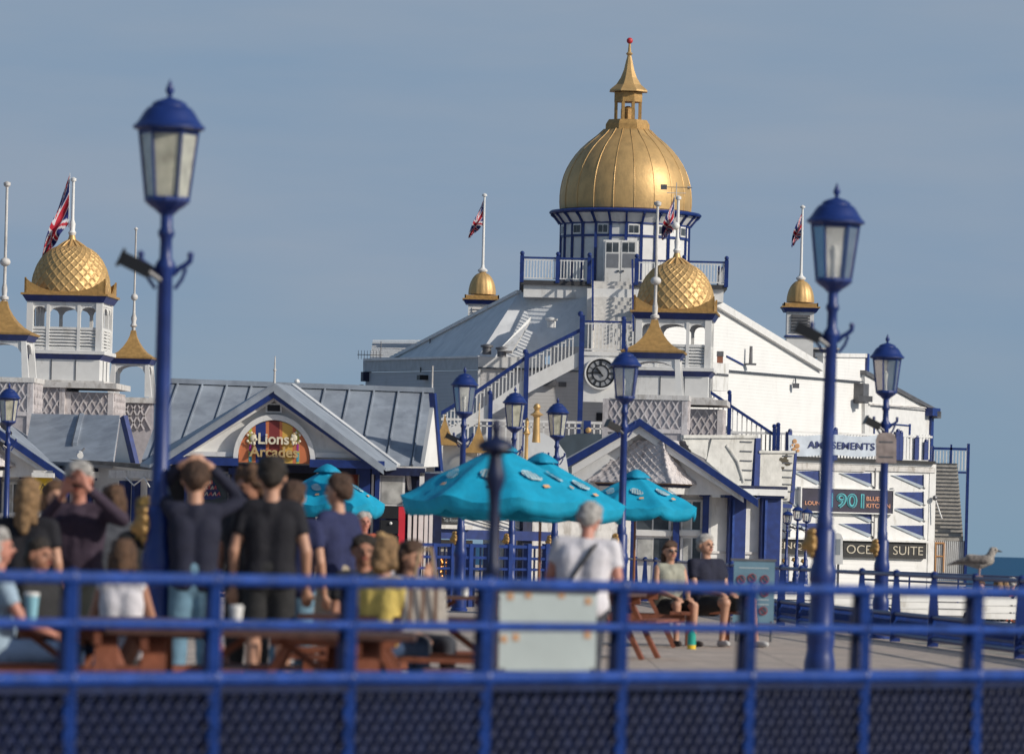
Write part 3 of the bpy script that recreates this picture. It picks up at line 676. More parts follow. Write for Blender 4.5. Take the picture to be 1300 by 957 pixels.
def slab(name,pts,zt,th,mt,ed):
    m=MB(); top=[Vector((x,y,zt)) for x,y in pts]; n=len(top)
    m.add(top,[tuple(range(n))],mt)
    for i in range(n):
        a,b=top[i],top[(i+1)%n]; m.add([a,b,b-Vector((0,0,th)),a-Vector((0,0,th))],[(0,1,2,3)],ed)
    m.add([p-Vector((0,0,th)) for p in top],[tuple(range(n))[::-1]],ed)
    return struct(m,name)
nf=lambda px: 7222/(285-57*px/1300)     # distance of the near railing at a photo column
slab('pier_deck',[(gx(-420,nf(-420)),nf(-420)-.12),(gx(1420,nf(1420)),nf(1420)-.12),(ffp[0].x+.15,64),(ffp[1].x+.12,72.2),(ffp[2].x+.12,95),(ffp[3].x+.12,139),(ffp[3].x+.2,150),(8.3,150),(8.3,236),(12,236),(12,330),(-40,330),(-40,28)],0,.35,DK,BLUED)
slab('promenade_deck',[(ffp[0].x+.2,58),(30,58),(30,300),(12.1,300),(12.1,235.8),(8.4,235.8),(8.4,150.2),(ffp[3].x+.35,150.2),(ffp[3].x+.3,139),(ffp[2].x+.3,95),(ffp[1].x+.3,72.2)],-.4,.35,DK2,BLUED)
# ------------------------------------------------------------------ near railing
def near_fence():
    t=thing('pier_railing','heavy blue iron railing with three rails and lattice panels across the foreground','railing',(gx(650,nf(650)),nf(650),0))
    px=[-90,92,275,447,620,792,955,1100,1243,1384]
    P=[Vector((gx(p,nf(p),760),nf(p),0)) for p in px]
    for z,r,nm in ((1.095,.029,'top_rail'),(.887,.023,'middle_rail'),(.635,.034,'lower_rail')):
        m=MB(); m.path([p+Vector((0,0,z)) for p in P],r,BLUEN,12); m.build(nm,t,True,60)
    for i,p in enumerate(P):
        m=MB(); m.box(p.x-.026,p.x+.026,p.y-.03,p.y+.03,-.02,1.12,BLUEN); m.ball(p+Vector((0,0,1.095)),.042,BLUEN,1,12); m.ball(p+Vector((0,0,.635)),.048,BLUEN,1,12); m.ball(p+Vector((0,0,.887)),.036,BLUEN,1,12)
        m.build('post',t,True,50)
        m=MB(); m.prism([(p.x-.09,p.y+.1,-.02),(p.x-.02,p.y+.1,-.02),(p.x-.025,p.y+.1,1.07),(p.x-.06,p.y+.1,1.07)],(0,.16,0),BLUED); m.build('buttress',t)  # buttress in darker navy, its shade put into the colour
    for a,b in zip(P[:-1],P[1:]):
        m=MB(); d=b-a; L=d.length; n=int(L/.085); y0=Vector((0,0,.07)); hh=.50
        for k in range(-6,n+7):
            for s in (-1,1):
                t0=k/n; t1=t0+s*hh/L*.85
                pts=[]
                u0,u1=t0,t1; z0,z1=0,1
                # clip to the bay
                def cl(u,z,uo,zo,lim):
                    f=(lim-u)/(uo-u); return lim, z+(zo-z)*f
                if max(u0,u1)<=0.02 or min(u0,u1)>=.98: continue
                if u0<.02: u0,z0=cl(u0,z0,u1,z1,.02)
                if u1<.02: u1,z1=cl(u1,z1,u0,z0,.02)
                if u0>.98: u0,z0=cl(u0,z0,u1,z1,.98)
                if u1>.98: u1,z1=cl(u1,z1,u0,z0,.98)
                off=Vector((0,.006*s,0))
                m.bar(a+d*u0+y0+off+Vector((0,0,z0*hh)),a+d*u1+y0+off+Vector((0,0,z1*hh)),.012,.02,BLUED,(0,1,0))
        m.bar(a+Vector((0,0,.585)),b+Vector((0,0,.585)),.035,.03,BLUED); m.bar(a+Vector((0,0,.055)),b+Vector((0,0,.055)),.035,.04,BLUE)
        m.build('lattice_panel',t)
        m=MB(); q=Vector((0,.07,0)); m.bar(a+q+Vector((0,0,.29)),b+q+Vector((0,0,.29)),.012,.57,BLUED); m.build('kick_board',t)
    m=MB(); a,b=P[0],P[-1]
    m.bar(a+Vector((0,-.2,-.2)),b+Vector((0,-.2,-.2)),.1,.36,BLUED); m.build('edge_girder',t)
    return t
near_fence()
# ------------------------------------------------------------------ far promenade railing
def far_fence():
    t=thing('promenade_railing','long blue railing with crisscross lower panels running from the lamp base behind the seated couple','railing',(ffp[2].x,ffp[2].y,0))
    F2=[(1420,64),(1297,72.2),(1017,95),(806,139),(760,150)]
    Q=[Vector((gx(p,D,740),D,0)) for p,D in F2]
    for z,r,nm in ((.985,.032,'top_rail'),(.41,.035,'middle_rail'),(.10,.04,'bottom_rail')):
        m=MB(); m.path([p+Vector((0,0,z)) for p in Q],r,BLUE,10); m.build(nm,t,True,60)
    # posts
    posts=[]
    for a,b in zip(Q[:-1],Q[1:]):
        n=max(1,round((b-a).length/3.6))
        posts+=[a+(b-a)*k/n for k in range(n)]
    posts.append(Q[-1])
    for p in posts:
        m=MB(); m.taper(p.x,p.y,0,.075,.05,.45,.07,.05,BLUE); m.taper(p.x,p.y,.45,.07,.05,.98,.035,.04,BLUE); m.ball(p+Vector((0,0,1.0)),.06,BLUE,1,10); m.build('post',t)
    for a,b in zip(posts[:-1],posts[1:]):
        m=MB(); d=b-a; L=d.length; n=max(3,int(L/.16)); 
        for k in range(n):
            for s in (-1,1):
                u0=k/n; u1=min(1,max(0,u0+s*.3/L)); m.bar(a+d*u0+Vector((0,0,.11)),a+d*u1+Vector((0,0,.42)),.026,.034,BLUEN,(0,1,0))
            m.tube(a+d*(k/n)+Vector((0,-.01,.27)),a+d*(k/n)+Vector((0,.02,.27)),.05,.05,BLUEN,8)
        m.bar(a+Vector((0,0,.2)),b+Vector((0,0,.2)),.02,.03,BLUE)
        m.build('lattice_panel',t)
    return t
far_fence()
def mid_fence():
    t=thing('tea_terrace_railing','blue four bar railing around the tea terrace behind the biggest turquoise parasols','railing',(gx(620,112),112,0))
    PLm=PL(528,112,715,118)
    for y,w in ((693,4),(708,3.5),(722,3),(738,3)):
        m=MB(); PLm.box(m,528,y-w/2,715,y+w/2,-.03,.03,BLUE); m.build('rail',t)
    for x in (530,552,575,598,621,648,672,695,713):
        m=MB(); PLm.box(m,x-2.5,690,x+2.5,775,-.05,.05,BLUE); m.build('post',t)
    m=MB()
    for k in range(24): x=534+k*7.6; PLm.box(m,x-.8,694,x+.8,770,-.01,.01,BLUED)
    m.build('bars',t)
mid_fence()
# thin sea rail along the outer edge of the promenade
def outer_rail():
    t=thing('sea_rail','thin dark blue rail along the outer sea edge behind the distant seated heads','railing',(19,150,-.4))
    for z,nm in ((.25,'top_rail'),(-.05,'middle_rail')):
        m=MB(); m.tube((13,210,z+.35),(29.5,130,z+.33),.04,.04,BLUE,8); m.build(nm,t)
    for k in range(14):
        q=Vector((13,210,0)).lerp(Vector((29.5,130,0)),k/13); m=MB(); m.tube((q.x,q.y,-.42),(q.x,q.y,.6),.04,.03,BLUE,8); m.build('post',t)
outer_rail()
# ------------------------------------------------------------------ lamps
base=make_lamp(); baseC=make_lamp(LGLASSC)
LG='street lamps along the pier'
LAMPS=[(217,41.3,0,'tallest blue lamp in the left foreground with yellowish frosted panes, before the arcade roof',LGLASS,.0,1),
 (1062,51.0,30,'large blurred blue lamp on the right in front of the white theatre wall, seagull side',LGLASSC,-.0,1),
 (1128,86,10,'blue lamp with a pale round-topped notice board strapped to its grey post',LGLASSC,0,1),
 (795,93,20,'blue lamp with clear reflecting panes in front of the clock and lattice roofed kiosk',LGLASSC,0,1),
 (590,107,0,'blue lamp with worn white-spotted cap at the right end of the arcade roof',LGLASSC,0,1),
 (654.5,119.6,15,'blue lamp directly above the peak between the two biggest parasols, half behind the stair rail',LGLASS,0,1),
 (708,127.6,0,'blue lamp with greenish panes beside the gold finial, right of the parasol peaks',LGLASS,0,1),
 (12,127,10,'small blue lamp at the left edge of the picture before the tiled kiosk roof',LGLASS,0,1)]
for i,(px,D,rot,lab,gl,_,sc_) in enumerate(LAMPS):
    src=base if gl is LGLASS else baseC
    first=not src.get('used'); o=src if first else copy_tree(src); src['used']=1
    q=at(px,{217:420,1062:520,1128:620,795:560,590:600,654.5:600,708:600,12:560}[px],D); q.x-={217:9,1062:17,1128:6,795:3,590:3,654.5:3,708:2,12:2}[px]*D/7222
    o.location=(q.x,D,0); o.rotation_euler=(0,0,R(rot)); tag(o,lab,'street lamp',LG)
for o in (base,baseC):
    if 'used' in o: del o['used']
for o in bpy.data.objects:
    if 'used' in o: del o['used']
# lean of the right-hand foreground lamp, as in the photograph
for o in bpy.data.objects:
    if o.get('label','').startswith('large blurred blue lamp'): 
        o.rotation_euler=(0,R(.65),R(0)); o.location.x=gx(1040,51,840)
for px,py,D,lab,gl in ((998,646,228,'leftmost of three little lamps clustered before the blue columned corner',0),(1011,640,224,'middle lamp of the three little lamps before the black enquiries board',0),(1022.5,643,220,'rightmost of the three little lamps before the black enquiries board',0)):
    o=copy_tree(baseC); q=at(px,690,D); s=(at(px,py,D).z)/4.6; s=s*1.0
    o.location=(q.x,D,0); o.scale=(s*1.0+.28,s*1.0+.28,s); tag(o,lab,'street lamp','small lamps before the theatre')
# lantern-less post
t=thing('lamp_post','dark blurred blue post with a flat wheel-like cap standing before the biggest parasol','lamp post',(0,0,0))
m=MB(); m.lathe([(.005,1.99),(.022,1.97),(.03,1.93),(.018,1.9),(.03,1.88),(.07,1.87),(.10,1.845),(.105,1.82),(.06,1.80),(.035,1.78)],BLUED,20); m.build('cap',t,True,50)
m=MB(); m.lathe([(.035,1.78),(.045,1.72),(.055,1.68),(.055,1.64),(.036,1.58),(.03,1.5),(.034,1.2),(.045,1.18),(.045,1.14),(.038,1.1),(.04,.3),(.06,.2),(.06,0)],BLUED,16); m.build('pole',t,True,50); t.location=(gx(626,31.5,700),31.5,0)
# notice board strapped on the lamp at 1128
t=thing('notice_board','pale pinkish round-topped notice board fixed to the grey lamp post before the banner','notice board',at(1124,570,85.7))
pl=PL(1090,85.6,1160,85.6); m=MB()
pl.poly(m,[(1112,587),(1112,558),(1114,552),(1119,549),(1131,549),(1136,552),(1138,558),(1138,588)],0,.03,mat('faded_notice',(.33,.27,.25),.7,var=.25,vscale=9)); m.build('board',t)
m=MB(); pl.box(m,1116,560,1134,562,.03,.034,METALG); pl.box(m,1116,579,1134,581,.03,.034,METALG); m.build('faded_lettering',t)
# ------------------------------------------------------------------ parasols
PG='turquoise parasols over the picnic tables'
for px,py,D,r,drop,rot,lab in ((635,561,77,1.36,.70,12,'largest turquoise parasol left of centre, behind the dark post'),
        (688,577,88,1.36,.72,30,'turquoise parasol partly hidden behind the largest one, above the white-haired man'),
        (808,598,104,1.2,.58,22,'turquoise parasol farthest right, in front of the scale-tiled kiosk roof'),
        (416,591,109,1.12,.66,5,'turquoise parasol farthest left, behind the man in the navy T-shirt')):
    q=at(px,py,D); o=make_parasol(r,q.z,drop,px); o.location=(q.x,D,0); o.rotation_euler=(0,0,R(rot)); tag(o,lab,'parasol',PG)
# ------------------------------------------------------------------ tables
tb=make_table(); TG='picnic tables on the deck'
TB=[(335,33.5,0,'dark-topped picnic table with red benches in the foreground behind the standing group'),
    (8,35,4,'picnic table at the left edge with a pale blue cup on it'),
    (545,41.5,-8,'picnic table where the woman in yellow sits'),
    (428,36.5,90,'picnic table end-on behind the railing left of the yellow top'),
    (155,37,60,'picnic table whose red bench the girl in the white vest sits on'),
    (797,74.3,88,'red picnic table beside the couple sitting in sunshine'),
    (590,58,5,'picnic table beneath the largest parasol behind the pale board'),
    (760,66,80,'picnic table end-on right of the white-haired man')]
for i,(px,D,rot,lab) in enumerate(TB):
    o=tb if i==0 else copy_tree(tb); o.location=(gx(px,D,770),D,0); o.rotation_euler=(0,0,R(rot)); tag(o,lab,'picnic table',TG)
# pale board in the foreground
def board(px0,px1,py0,py1,D,col,lab,spots,cat='notice board'):
    pl=PL(px0,D,px1,D+.05); c=at((px0+px1)/2,py1,D); t=thing('notice_board',lab,cat,(c.x,D,0)); m=MB(); pl.box(m,px0,py0,px1,py1,-.02,0,col); m.build('panel',t)
    m=MB(); pl.box(m,px0-3,py0-3,px1+3,py0,-.03,.01,METALG); pl.box(m,px0-3,py1,px1+3,py1+3,-.03,.01,METALG); m.build('frame',t)
    zb=pl.p(px0,py1).z
    for px in (px0+4,px1-4):
        m=MB(); q=pl.p(px,py1,-.01); m.tube((q.x,q.y,0),(q.x,q.y,q.z+.02),.02,.02,METALG,8); m.build('leg',t)
    return t,pl
PB=mat('pale_blue_board',(.56,.63,.62),.6,var=.1,vscale=2,bump=.1)
t,pl=board(634,757,752,852,33.5,PB,'large pale blue board with small orange marks standing right behind the railing',0)
for x,y in ((648,756),(671,754),(713,754),(747,762),(640,810),(746,805),(655,808)): m=MB(); pl.box(m,x-4,y-4,x+4,y+5,0,.004,mat('orange_patch',(.62,.36,.2),.7)); m.build('orange_mark',t)
PB2=mat('blue_grey_board',(.14,.25,.33),.5,var=.15,vscale=3)
t,pl=board(931,983,712,790,80,PB2,'tilted blue-grey information board with red ring symbols beside the seated man',0)
m=MB(); RI=mat('faded_red_ring',(.35,.06,.07),.6); WI=mat('faded_white_ink',(.4,.47,.5),.6)
for x,y in ((941,735),(955,733),(971,735),(971,752),(969,775)):
    c=pl.p(x,y,.012)
    for k in range(14):
        a=2*math.pi*k/14; b=2*math.pi*(k+1)/14; m.bar(c+Vector((.055*math.cos(a),0,.055*math.sin(a))),c+Vector((.055*math.cos(b),0,.055*math.sin(b))),.014,.01,RI)
    m.bar(c+Vector((-.035,0,.035)),c+Vector((.035,0,-.035)),.012,.01,RI)
for y in (720,745,760,766): pl.box(m,938,y,976,y+1.5,0,.004,WI)
m.build('prohibition_symbols',t)
# ------------------------------------------------------------------ white benches on the promenade
def make_bench():
    t=thing('bench','','bench')
    m=MB()
    for z,y in ((.87,.25),(.74,.21),(.61,.17)): m.box(-1.25,1.25,y-.02,y+.02,z-.055,z+.055,WHITE)
    m.build('backrest',t)
    m=MB()
    for k in range(4): m.box(-1.25,1.25,-.32+k*.12,-.22+k*.12,.42,.455,WHITE)
    m.build('seat',t)
    for s in (-1,1):
        m=MB(); x=s*1.2; BK=BLACK
        m.path([(x,-.3,0),(x,-.26,.2),(x,-.3,.42),(x,-.34,.55),(x,-.28,.64),(x,-.1,.66),(x,.1,.6)],.025,BK,8)
        m.path([(x,.3,0),(x,.16,.25),(x,.14,.45),(x,.2,.7),(x,.29,.93)],.025,BK,8); m.bar((x,-.3,.4),(x,.15,.4),.03,.03,BK)
        m.build('iron_end',t,True)
    return t
b0=make_bench(); BG='white slatted benches beyond the promenade railing'
BLAB=['white slatted bench left of the noticeboard lamp post','white slatted bench below the black sign board','white slatted bench beyond the railing under the seagull tail','white slatted bench at the right edge beyond the seagull','white slatted bench beyond the lamp base between lamp and sign']
for i,(px,D) in enumerate(((1020,118),(1110,112),(1205,107),(1310,103))):
    o=b0 if i==0 else copy_tree(b0); o.location=(gx(px,D,765),D,-.4); o.rotation_euler=(0,0,R(202)); o.scale=(1.0,1,1.0)
    tag(o,BLAB[i],'bench',BG)
# ------------------------------------------------------------------ kiosk pavilion with the diamond-scaled gold dome (built at its own place, then copied)
def arch_panel(m, x0,x1,z0,z1,y0,y1,mt,n=10,flip=False,vx=True,cst=0):
    """spandrel: flat top at z1, elliptical arch springing from z0"""
    for i in range(n):
        a=x0+(x1-x0)*i/n; b=x0+(x1-x0)*(i+1)/n; f=lambda x: z0+(z1-z0)*.8*math.sqrt(max(0,1-((2*(x-x0)/(x1-x0)-1)**2)))
        if vx: m.prism([(a,y0,f(a)),(b,y0,f(b)),(b,y0,z1),(a,y0,z1)],(0,y1-y0,0),mt)
        else: m.prism([(y0,a,f(a)),(y0,b,f(b)),(y0,b,z1),(y0,a,z1)],(y1-y0,0,0),mt)
def gold_horn_trim(m, hw, z, h, mt, blue):
    """square cornice whose parapet rises to a horn at each corner"""
    m.box(-hw-.1,hw+.1,-hw-.1,hw+.1,z,z+.06,mt); m.taper(0,0,z-.2,hw-.06,hw-.06,z,hw+.06,hw+.06,blue)
    n=14
    for rot in range(4):
        M0=m.M.copy(); m.M=m.M@Matrix.Rotation(R(90*rot),4,'Z')
        for i in range(n):
            a=-hw+2*hw*i/n; b=-hw+2*hw*(i+1)/n; f=lambda x: z+.06+.06+h*(abs(x)/hw)**2.6
            m.prism([(a,-hw,z+.06),(b,-hw,z+.06),(b,-hw,f(b)),(a,-hw,f(a))],(0,.06,0),mt)
        m.M=M0
def diamonds(theta,q,r,n=26,rows=7.4,amp=.026):
    a=(theta/(2*math.pi)*n + q*rows)%1; b=(theta/(2*math.pi)*n - q*rows)%1
    a=min(a,1-a); b=min(b,1-b); d=min(a,b)
    return r+ (amp*(1-min(1,d/.12)) - amp*.5*min(a,b)) * (1 if q<.84 else 0)
def spire(m, z, hw, h, mt, blue):
    """small concave pyramid roof"""
    M0=m.M.copy()
    prof=[(hw*1.0,z),(hw*1.02,z+.05),(hw*.80,z+.13*h),(hw*.58,z+.25*h),(hw*.40,z+.42*h),(hw*.26,z+.6*h),(hw*.15,z+.8*h),(hw*.10,z+h)]
    m.lathe([(r*1.414,zz) for r,zz in prof],mt,4,ph=.5); m.taper(0,0,z-.17,hw*.86,hw*.86,z,hw*.97,hw*.97,blue)
    m.M=M0
def kiosk_at(origin, label):
    t=thing('pier_kiosk',label,'kiosk',origin,'kiosks with gold domes')
    O=Vector(origin)
    def TM(dx,dy,rot): return Matrix.Translation(O+Vector((dx,dy,0)))@Matrix.Rotation(R(rot),4,'Z')
    rot=-4
    # dome tower
    T=TM(0,0,rot)
    m=MB(); m.M=T; n=110; prof=[]
    for i in range(n+1):
        q=i/n; a=q*math.pi/2; prof.append((1.24*math.cos(a)**.8 if q<1 else .02, 8.78+1.52*math.sin(a)))
    m.lathe(prof,GOLD,352,fn=lambda th,q,r: diamonds(th,q,r)); dome=m.build('dome',t,True,50)
    m=MB(); m.M=T
    for k in range(12):
        a=2*math.pi*k/12; pts=[]
        for i in range(6):
            q=i/5; z=10.06+.42*q; rr=.62*(1-q)**.8+.04
            pts.append((rr*math.cos(a),rr*math.sin(a),z))
        m.path(pts,.028,GOLD,6)
    m.lathe([(.62,10.02),(.5,10.16),(.3,10.32),(.14,10.44),(.09,10.6),(.12,10.66)],GOLD,24,cap=False); m.build('gadroon_cap',dome,True)
    m=MB(); m.M=T; gold_horn_trim(m,1.27,8.66,.42,GOLDM,BLUE); m.build('gold_cornice',t)
    m=MB(); m.M=T; m.lathe([(.1,10.6),(.13,10.68),(.08,10.76),(.1,10.95),(.055,11.1),(.045,12.28),(.09,12.3),(.09,12.38),(.02,12.42)],WHITE,12); m.build('flagpole',t,True,40)
    # belfry
    z0,z1=6.95,8.48
    for sx in (-1,1):
        for sy in (-1,1): m=MB(); m.M=T; m.box(sx*1.09-.1,sx*1.09+.1,sy*1.09-.1,sy*1.09+.1,z0,z1,WHITE); m.build('corner_post',t)
    for r4 in range(4):
        m=MB(); m.M=T@Matrix.Rotation(R(90*r4),4,'Z'); y=-1.1
        for x in (-.52,.45): m.box(x-.05,x+.05,y-.06,y+.06,z0,z1,WHITE)
        m.box(-1.0,1.0,y-.05,y+.05,7.6,7.68,WHITE); m.box(-1.0,1.0,y-.05,y+.05,8.36,8.48,WHITE)
        arch_panel(m,-1,-.57,8.12,8.36,y-.03,y+.03,WHITE); arch_panel(m,-.47,.40,8.12,8.36,y-.03,y+.03,WHITE); arch_panel(m,.5,1,8.12,8.36,y-.03,y+.03,WHITE)
        for k in range(6):
            z=7.02+k*.1
            for a,b in ((-1,-.57),(-.47,.4),(.5,1)): m.prism([(a,y-.05,z-.01),(b,y-.05,z-.01),(b,y+.03,z+.055),(a,y+.03,z+.055)],(0,0,.02),WHITE)
        m.box(-1,1,y-.04,y+.06,z0,7.0,WHITE)
        fixn(m.build('louvred_side',t))
    m=MB(); m.M=T; m.box(-1.3,1.3,-1.3,1.3,6.84,6.95,WHITE); m.taper(0,0,6.66,1.12,1.12,6.84,1.27,1.27,BLUE); m.build('cornice',t)
    m=MB(); m.M=T; m.box(-1.13,1.13,-1.13,1.13,5.95,6.68,WHITE)
    for r4 in range(4):
        m.M=T@Matrix.Rotation(R(90*r4),4,'Z')
        for x in (-.38,.38): m.box(x-.015,x+.015,-1.15,-1.13,5.97,6.66,SEAM)
    m.build('panelled_base',t)
    m=MB(); m.M=T; m.box(-1.95,1.75,-1.6,1.6,5.78,5.95,WHITE2); m.box(-1.3,1.3,-1.3,1.3,5.94,6.02,WHITE2); m.build('ledge',t)
    def latbox(hx0,hx1,y0,y1,z0,z1,name,TT):
        m=MB(); m.M=TT; m.box(hx0,hx1,y0,y1,z0-1.6,z1,LATB)
        d=.26
        def face(a0,a1,fn):
            L=a1-a0; nn=int(L/d)+1; H=z1-z0
            for k in range(-int(H/d)-2,nn+2):
                for s in (-1,1):
                    u0=a0+k*d; u1=u0+s*H*.6; w0,w1=z0,z1
                    def clip(u,z,uo,zo):
                        if u<a0: f=(a0-u)/(uo-u) if uo!=u else 0; return a0,z+(zo-z)*f
                        if u>a1: f=(a1-u)/(uo-u) if uo!=u else 0; return a1,z+(zo-z)*f
                        return u,z
                    if max(u0,u1)<=a0 or min(u0,u1)>=a1: continue
                    p0=clip(u0,w0,u1,w1); p1=clip(u1,w1,u0,w0)
                    if abs(p0[0]-p1[0])<.02: continue
                    m.bar(fn(*p0,s),fn(*p1,s),.04,.04,LATW,(0,1,0))
        face(hx0+.16,hx1-.16,lambda u,z,s: Vector((u,y0-.015-.004*s,z)))
        m.box(hx0-.02,hx0+.15,y0-.05,y0+.1,z0-1.6,z1,LATW); m.box(hx1-.15,hx1+.02,y0-.05,y0+.1,z0-1.6,z1,LATW); m.box(hx0,hx1,y0-.045,y0,z0-.12,z0,LATW)
        face(y0+.16,y1-.1,lambda u,z,s: Vector((hx1+.015+.004*s,u,z)))
        return fixn(m.build(name,t))
    latbox(-1.85,.1,-1.45,1.5,4.85,5.78,'lattice_wall',T); latbox(.14,1.6,-1.3,1.5,4.75,5.66,'lattice_wall',T)
    # near spire pavilion, closer to the viewer
    T2=TM(-.95,-12.5,rot); 
    m=MB(); m.M=T2; spire(m,6.98,.93,1.0,GOLDM,BLUE); sr=m.build('spire_roof',t)
    m=MB(); m.M=T2; 
    m.lathe([(.07,7.9),(.07,8.0),(.13,8.03),(.13,8.1),(.07,8.14),(.085,8.35),(.05,8.5),(.045,8.98),(.05,9.0)],WHITE2,12); m.ball((0,0,9.12),.16,WHITE2,.8,14); m.lathe([(.045,9.2),(.04,11.3),(.1,11.35),(.11,11.43),(.03,11.47)],WHITE2,12); m.build('spire_pole',t,True,40)
    m=MB(); m.M=T2
    for sx in (-1,1):
        for sy in (-1,1):
            m.prism([(sx*.72-.07,sy*.72-.07,6.8),(sx*.72+.07,sy*.72-.07,6.8),(sx*.8+.1,sy*.72-.07,5.72),(sx*.8-.1,sy*.72-.07,5.72)],(0,.14,0),WHITE)
    for r4 in range(4):
        m.M=T2@Matrix.Rotation(R(90*r4),4,'Z'); arch_panel(m,-.66,.66,6.45,6.8,-.75,-.7,WHITE)
    m.build('pavilion_posts',t)
    m=MB(); m.M=T2; m.box(-1.1,1.1,-1.0,1.0,5.60,5.74,WHITE2); m.build('pavilion_ledge',t)
    T3=TM(-1.25,-12.5,rot); latbox(-1.1,1.35,-.9,.9,4.75,5.6,'lattice_wall',T3)
    return t, TM, latbox
# right kiosk placement
okR=at(855,500,180); okL=at(87,480,178.5)
kR,TMf,latf=kiosk_at((okR.x,180,0),'white kiosk right of centre with scaled gold dome, lattice walls and scale-tiled bell roof')
def kiosk_front(t):
    """gable, bell roof and walls of the right kiosk from the photo"""
    D0=165.0
    pg=PL(720,159.9,960,159.5)
    # gable bargeboards and lining
    m=MB(); pg.strip(m,812,531,718,584,9,-.3,.12,BLUE); pg.strip(m,812,531,962,634,8,-.3,.12,BLUE); m.build('bargeboard',t)
    m=MB(); pg.strip(m,812,540,726,592,9,-.2,.02,WHITE); pg.strip(m,812,540,944,626,10,-.2,.02,WHITE); m.build('soffit_board',t)
    m=MB(); pg.poly(m,[(812,545),(940,628),(728,628),(728,598)],-.45,-.35,LEADP); m.build('gable_wall',t)
    # roof slopes behind the bargeboards
    m=MB()
    a=pg.p(812,530,.1); b=pg.p(962,633,.1); c=b+Vector((.3,9,0)); d=a+Vector((0,9,0)); m.prism([a,b,c,d],(0,0,-.08),LEAD)
    b2=pg.p(712,585,.1); m.prism([a,d,b2+Vector((0,9,0)),b2],(0,0,-.08),LEAD); m.build('roof',t)
    # ogee bell roof, eight sided with raised diamond scales
    c=at(829,600,160.5); zb=at(829,614,160.5).z; s=7222/160.5
    prof=[]; N=60
    HT=53
    pts=[(0,53),(2.5,52),(10,44),(20,37),(32,31),(44,27),(52,24),(53,22)]
    for i in range(N+1):
        h=53*i/N
        for (h0,r0),(h1,r1) in zip(pts[:-1],pts[1:]):
            if h0<=h<=h1: r=r0+(r1-r0)*(h-h0)/(h1-h0); break
        prof.append((r/s*1.0,zb+h/s*1.05))
    def fn(th,q,r):
        seg=2*math.pi/4; ph=((th-R(240)+seg/2)%seg)-seg/2; k=1/math.cos(ph)
        rr=r*k*1.13; w_=math.tan(ph)*(1-.45*q)*4.6; a=(w_+q*6.5)%1; b=(w_-q*6.5)%1; a=min(a,1-a); b=min(b,1-b)
        rr+=.045*(1-min(1,min(a,b)/.16)); 
        if abs(abs(ph)-seg/2)<.03: rr+=.07
        return rr
    m=MB(); m.lathe(prof,LATW,400,c=(c.x,c.y,0),ph=0,fn=fn,cap=False)
    for v in m.V:
        if v.y>c.y-.02: v.y=c.y-.02
    m.build('bell_roof',t,True,60)
    pb=PL(744,160.5-1.9,915,160.5-1.9)
    m=MB(); m.lathe([(1.7,zb-.03),(1.72,zb+.01),(1.66,zb+.04)],mat('rusty_gutter',(.3,.2,.12),.7,var=.4),4,c=(c.x,c.y,0),ph=285/90.)
    m.lathe([(1.6,zb-.1),(1.7,zb-.03)],BLUED,4,c=(c.x,c.y,0),ph=285/90.); m.build('gutter',t)
    m=MB(); m.lathe([(1.5,zb-.28),(1.58,zb-.1)],WHITE,4,c=(c.x,c.y,0),ph=285/90.); m.build('fascia',t)
    # porch walls and windows
    pf=PL(735,160.2,905,160.2)
    pw=PL(880,160.6,992,161.4)
    m=MB(); pf.box(m,740,622,902,770,-.6,-.4,WHITE); pw.box(m,884,632,992,790,-3,-.15,WHITE); m.build('wall',t)
    for x0,x1 in ((806,852),(864,892),(746,772),(776,800)):
        w=MB(); pf.box(w,x0,634,x1,712,-.42,-.30,WHITE); fr=w.build('window',t)
        w=MB(); mid=(x0+x1)/2
        pf.box(w,x0+3,637,mid-1,672,-.3,-.29,GLASSD if x0%4 else CURT); pf.box(w,mid+1,637,x1-3,672,-.3,-.29,GLASSD); pf.box(w,x0+3,683,mid-1,712,-.3,-.29,CURT); pf.box(w,mid+1,683,x1-3,712,-.3,-.29,GLASSD); w.build('pane',fr)
        w=MB(); pf.box(w,x0-2,673,x1+2,680,-.42,-.2,WHITE); w.build('sill',fr)
    for x in (802,858,895,742): 
        w=MB(); pf.box(w,x-4,628,x+4,760,-.4,-.1,BLUE); pf.box(w,x-7,624,x+7,630,-.4,0,BLUE); w.build('column',t)
    for x0,x1 in ((925,946),(966,990)):
        w=MB(); pw.box(w,x0,630,x1,770,-.1,.1,BLUE); pw.box(w,x0+4,634,x0+7,765,.1,.16,BLUEN); pw.box(w,x0-5,622,x1+6,632,-.1,.25,BLUE); w.build('column',t)
    m=MB(); pw.box(m,884,620,1000,628,-.3,.35,WHITE); pw.box(m,884,616,1000,620,-.3,.3,BLUED); m.build('eaves_board',t)
    m=MB(); pw.box(m,896,700,990,703,-.15,-.1,WHITE2); m.build('dado_rail',t)
kiosk_front(kR)
kL=copy_tree(kR)
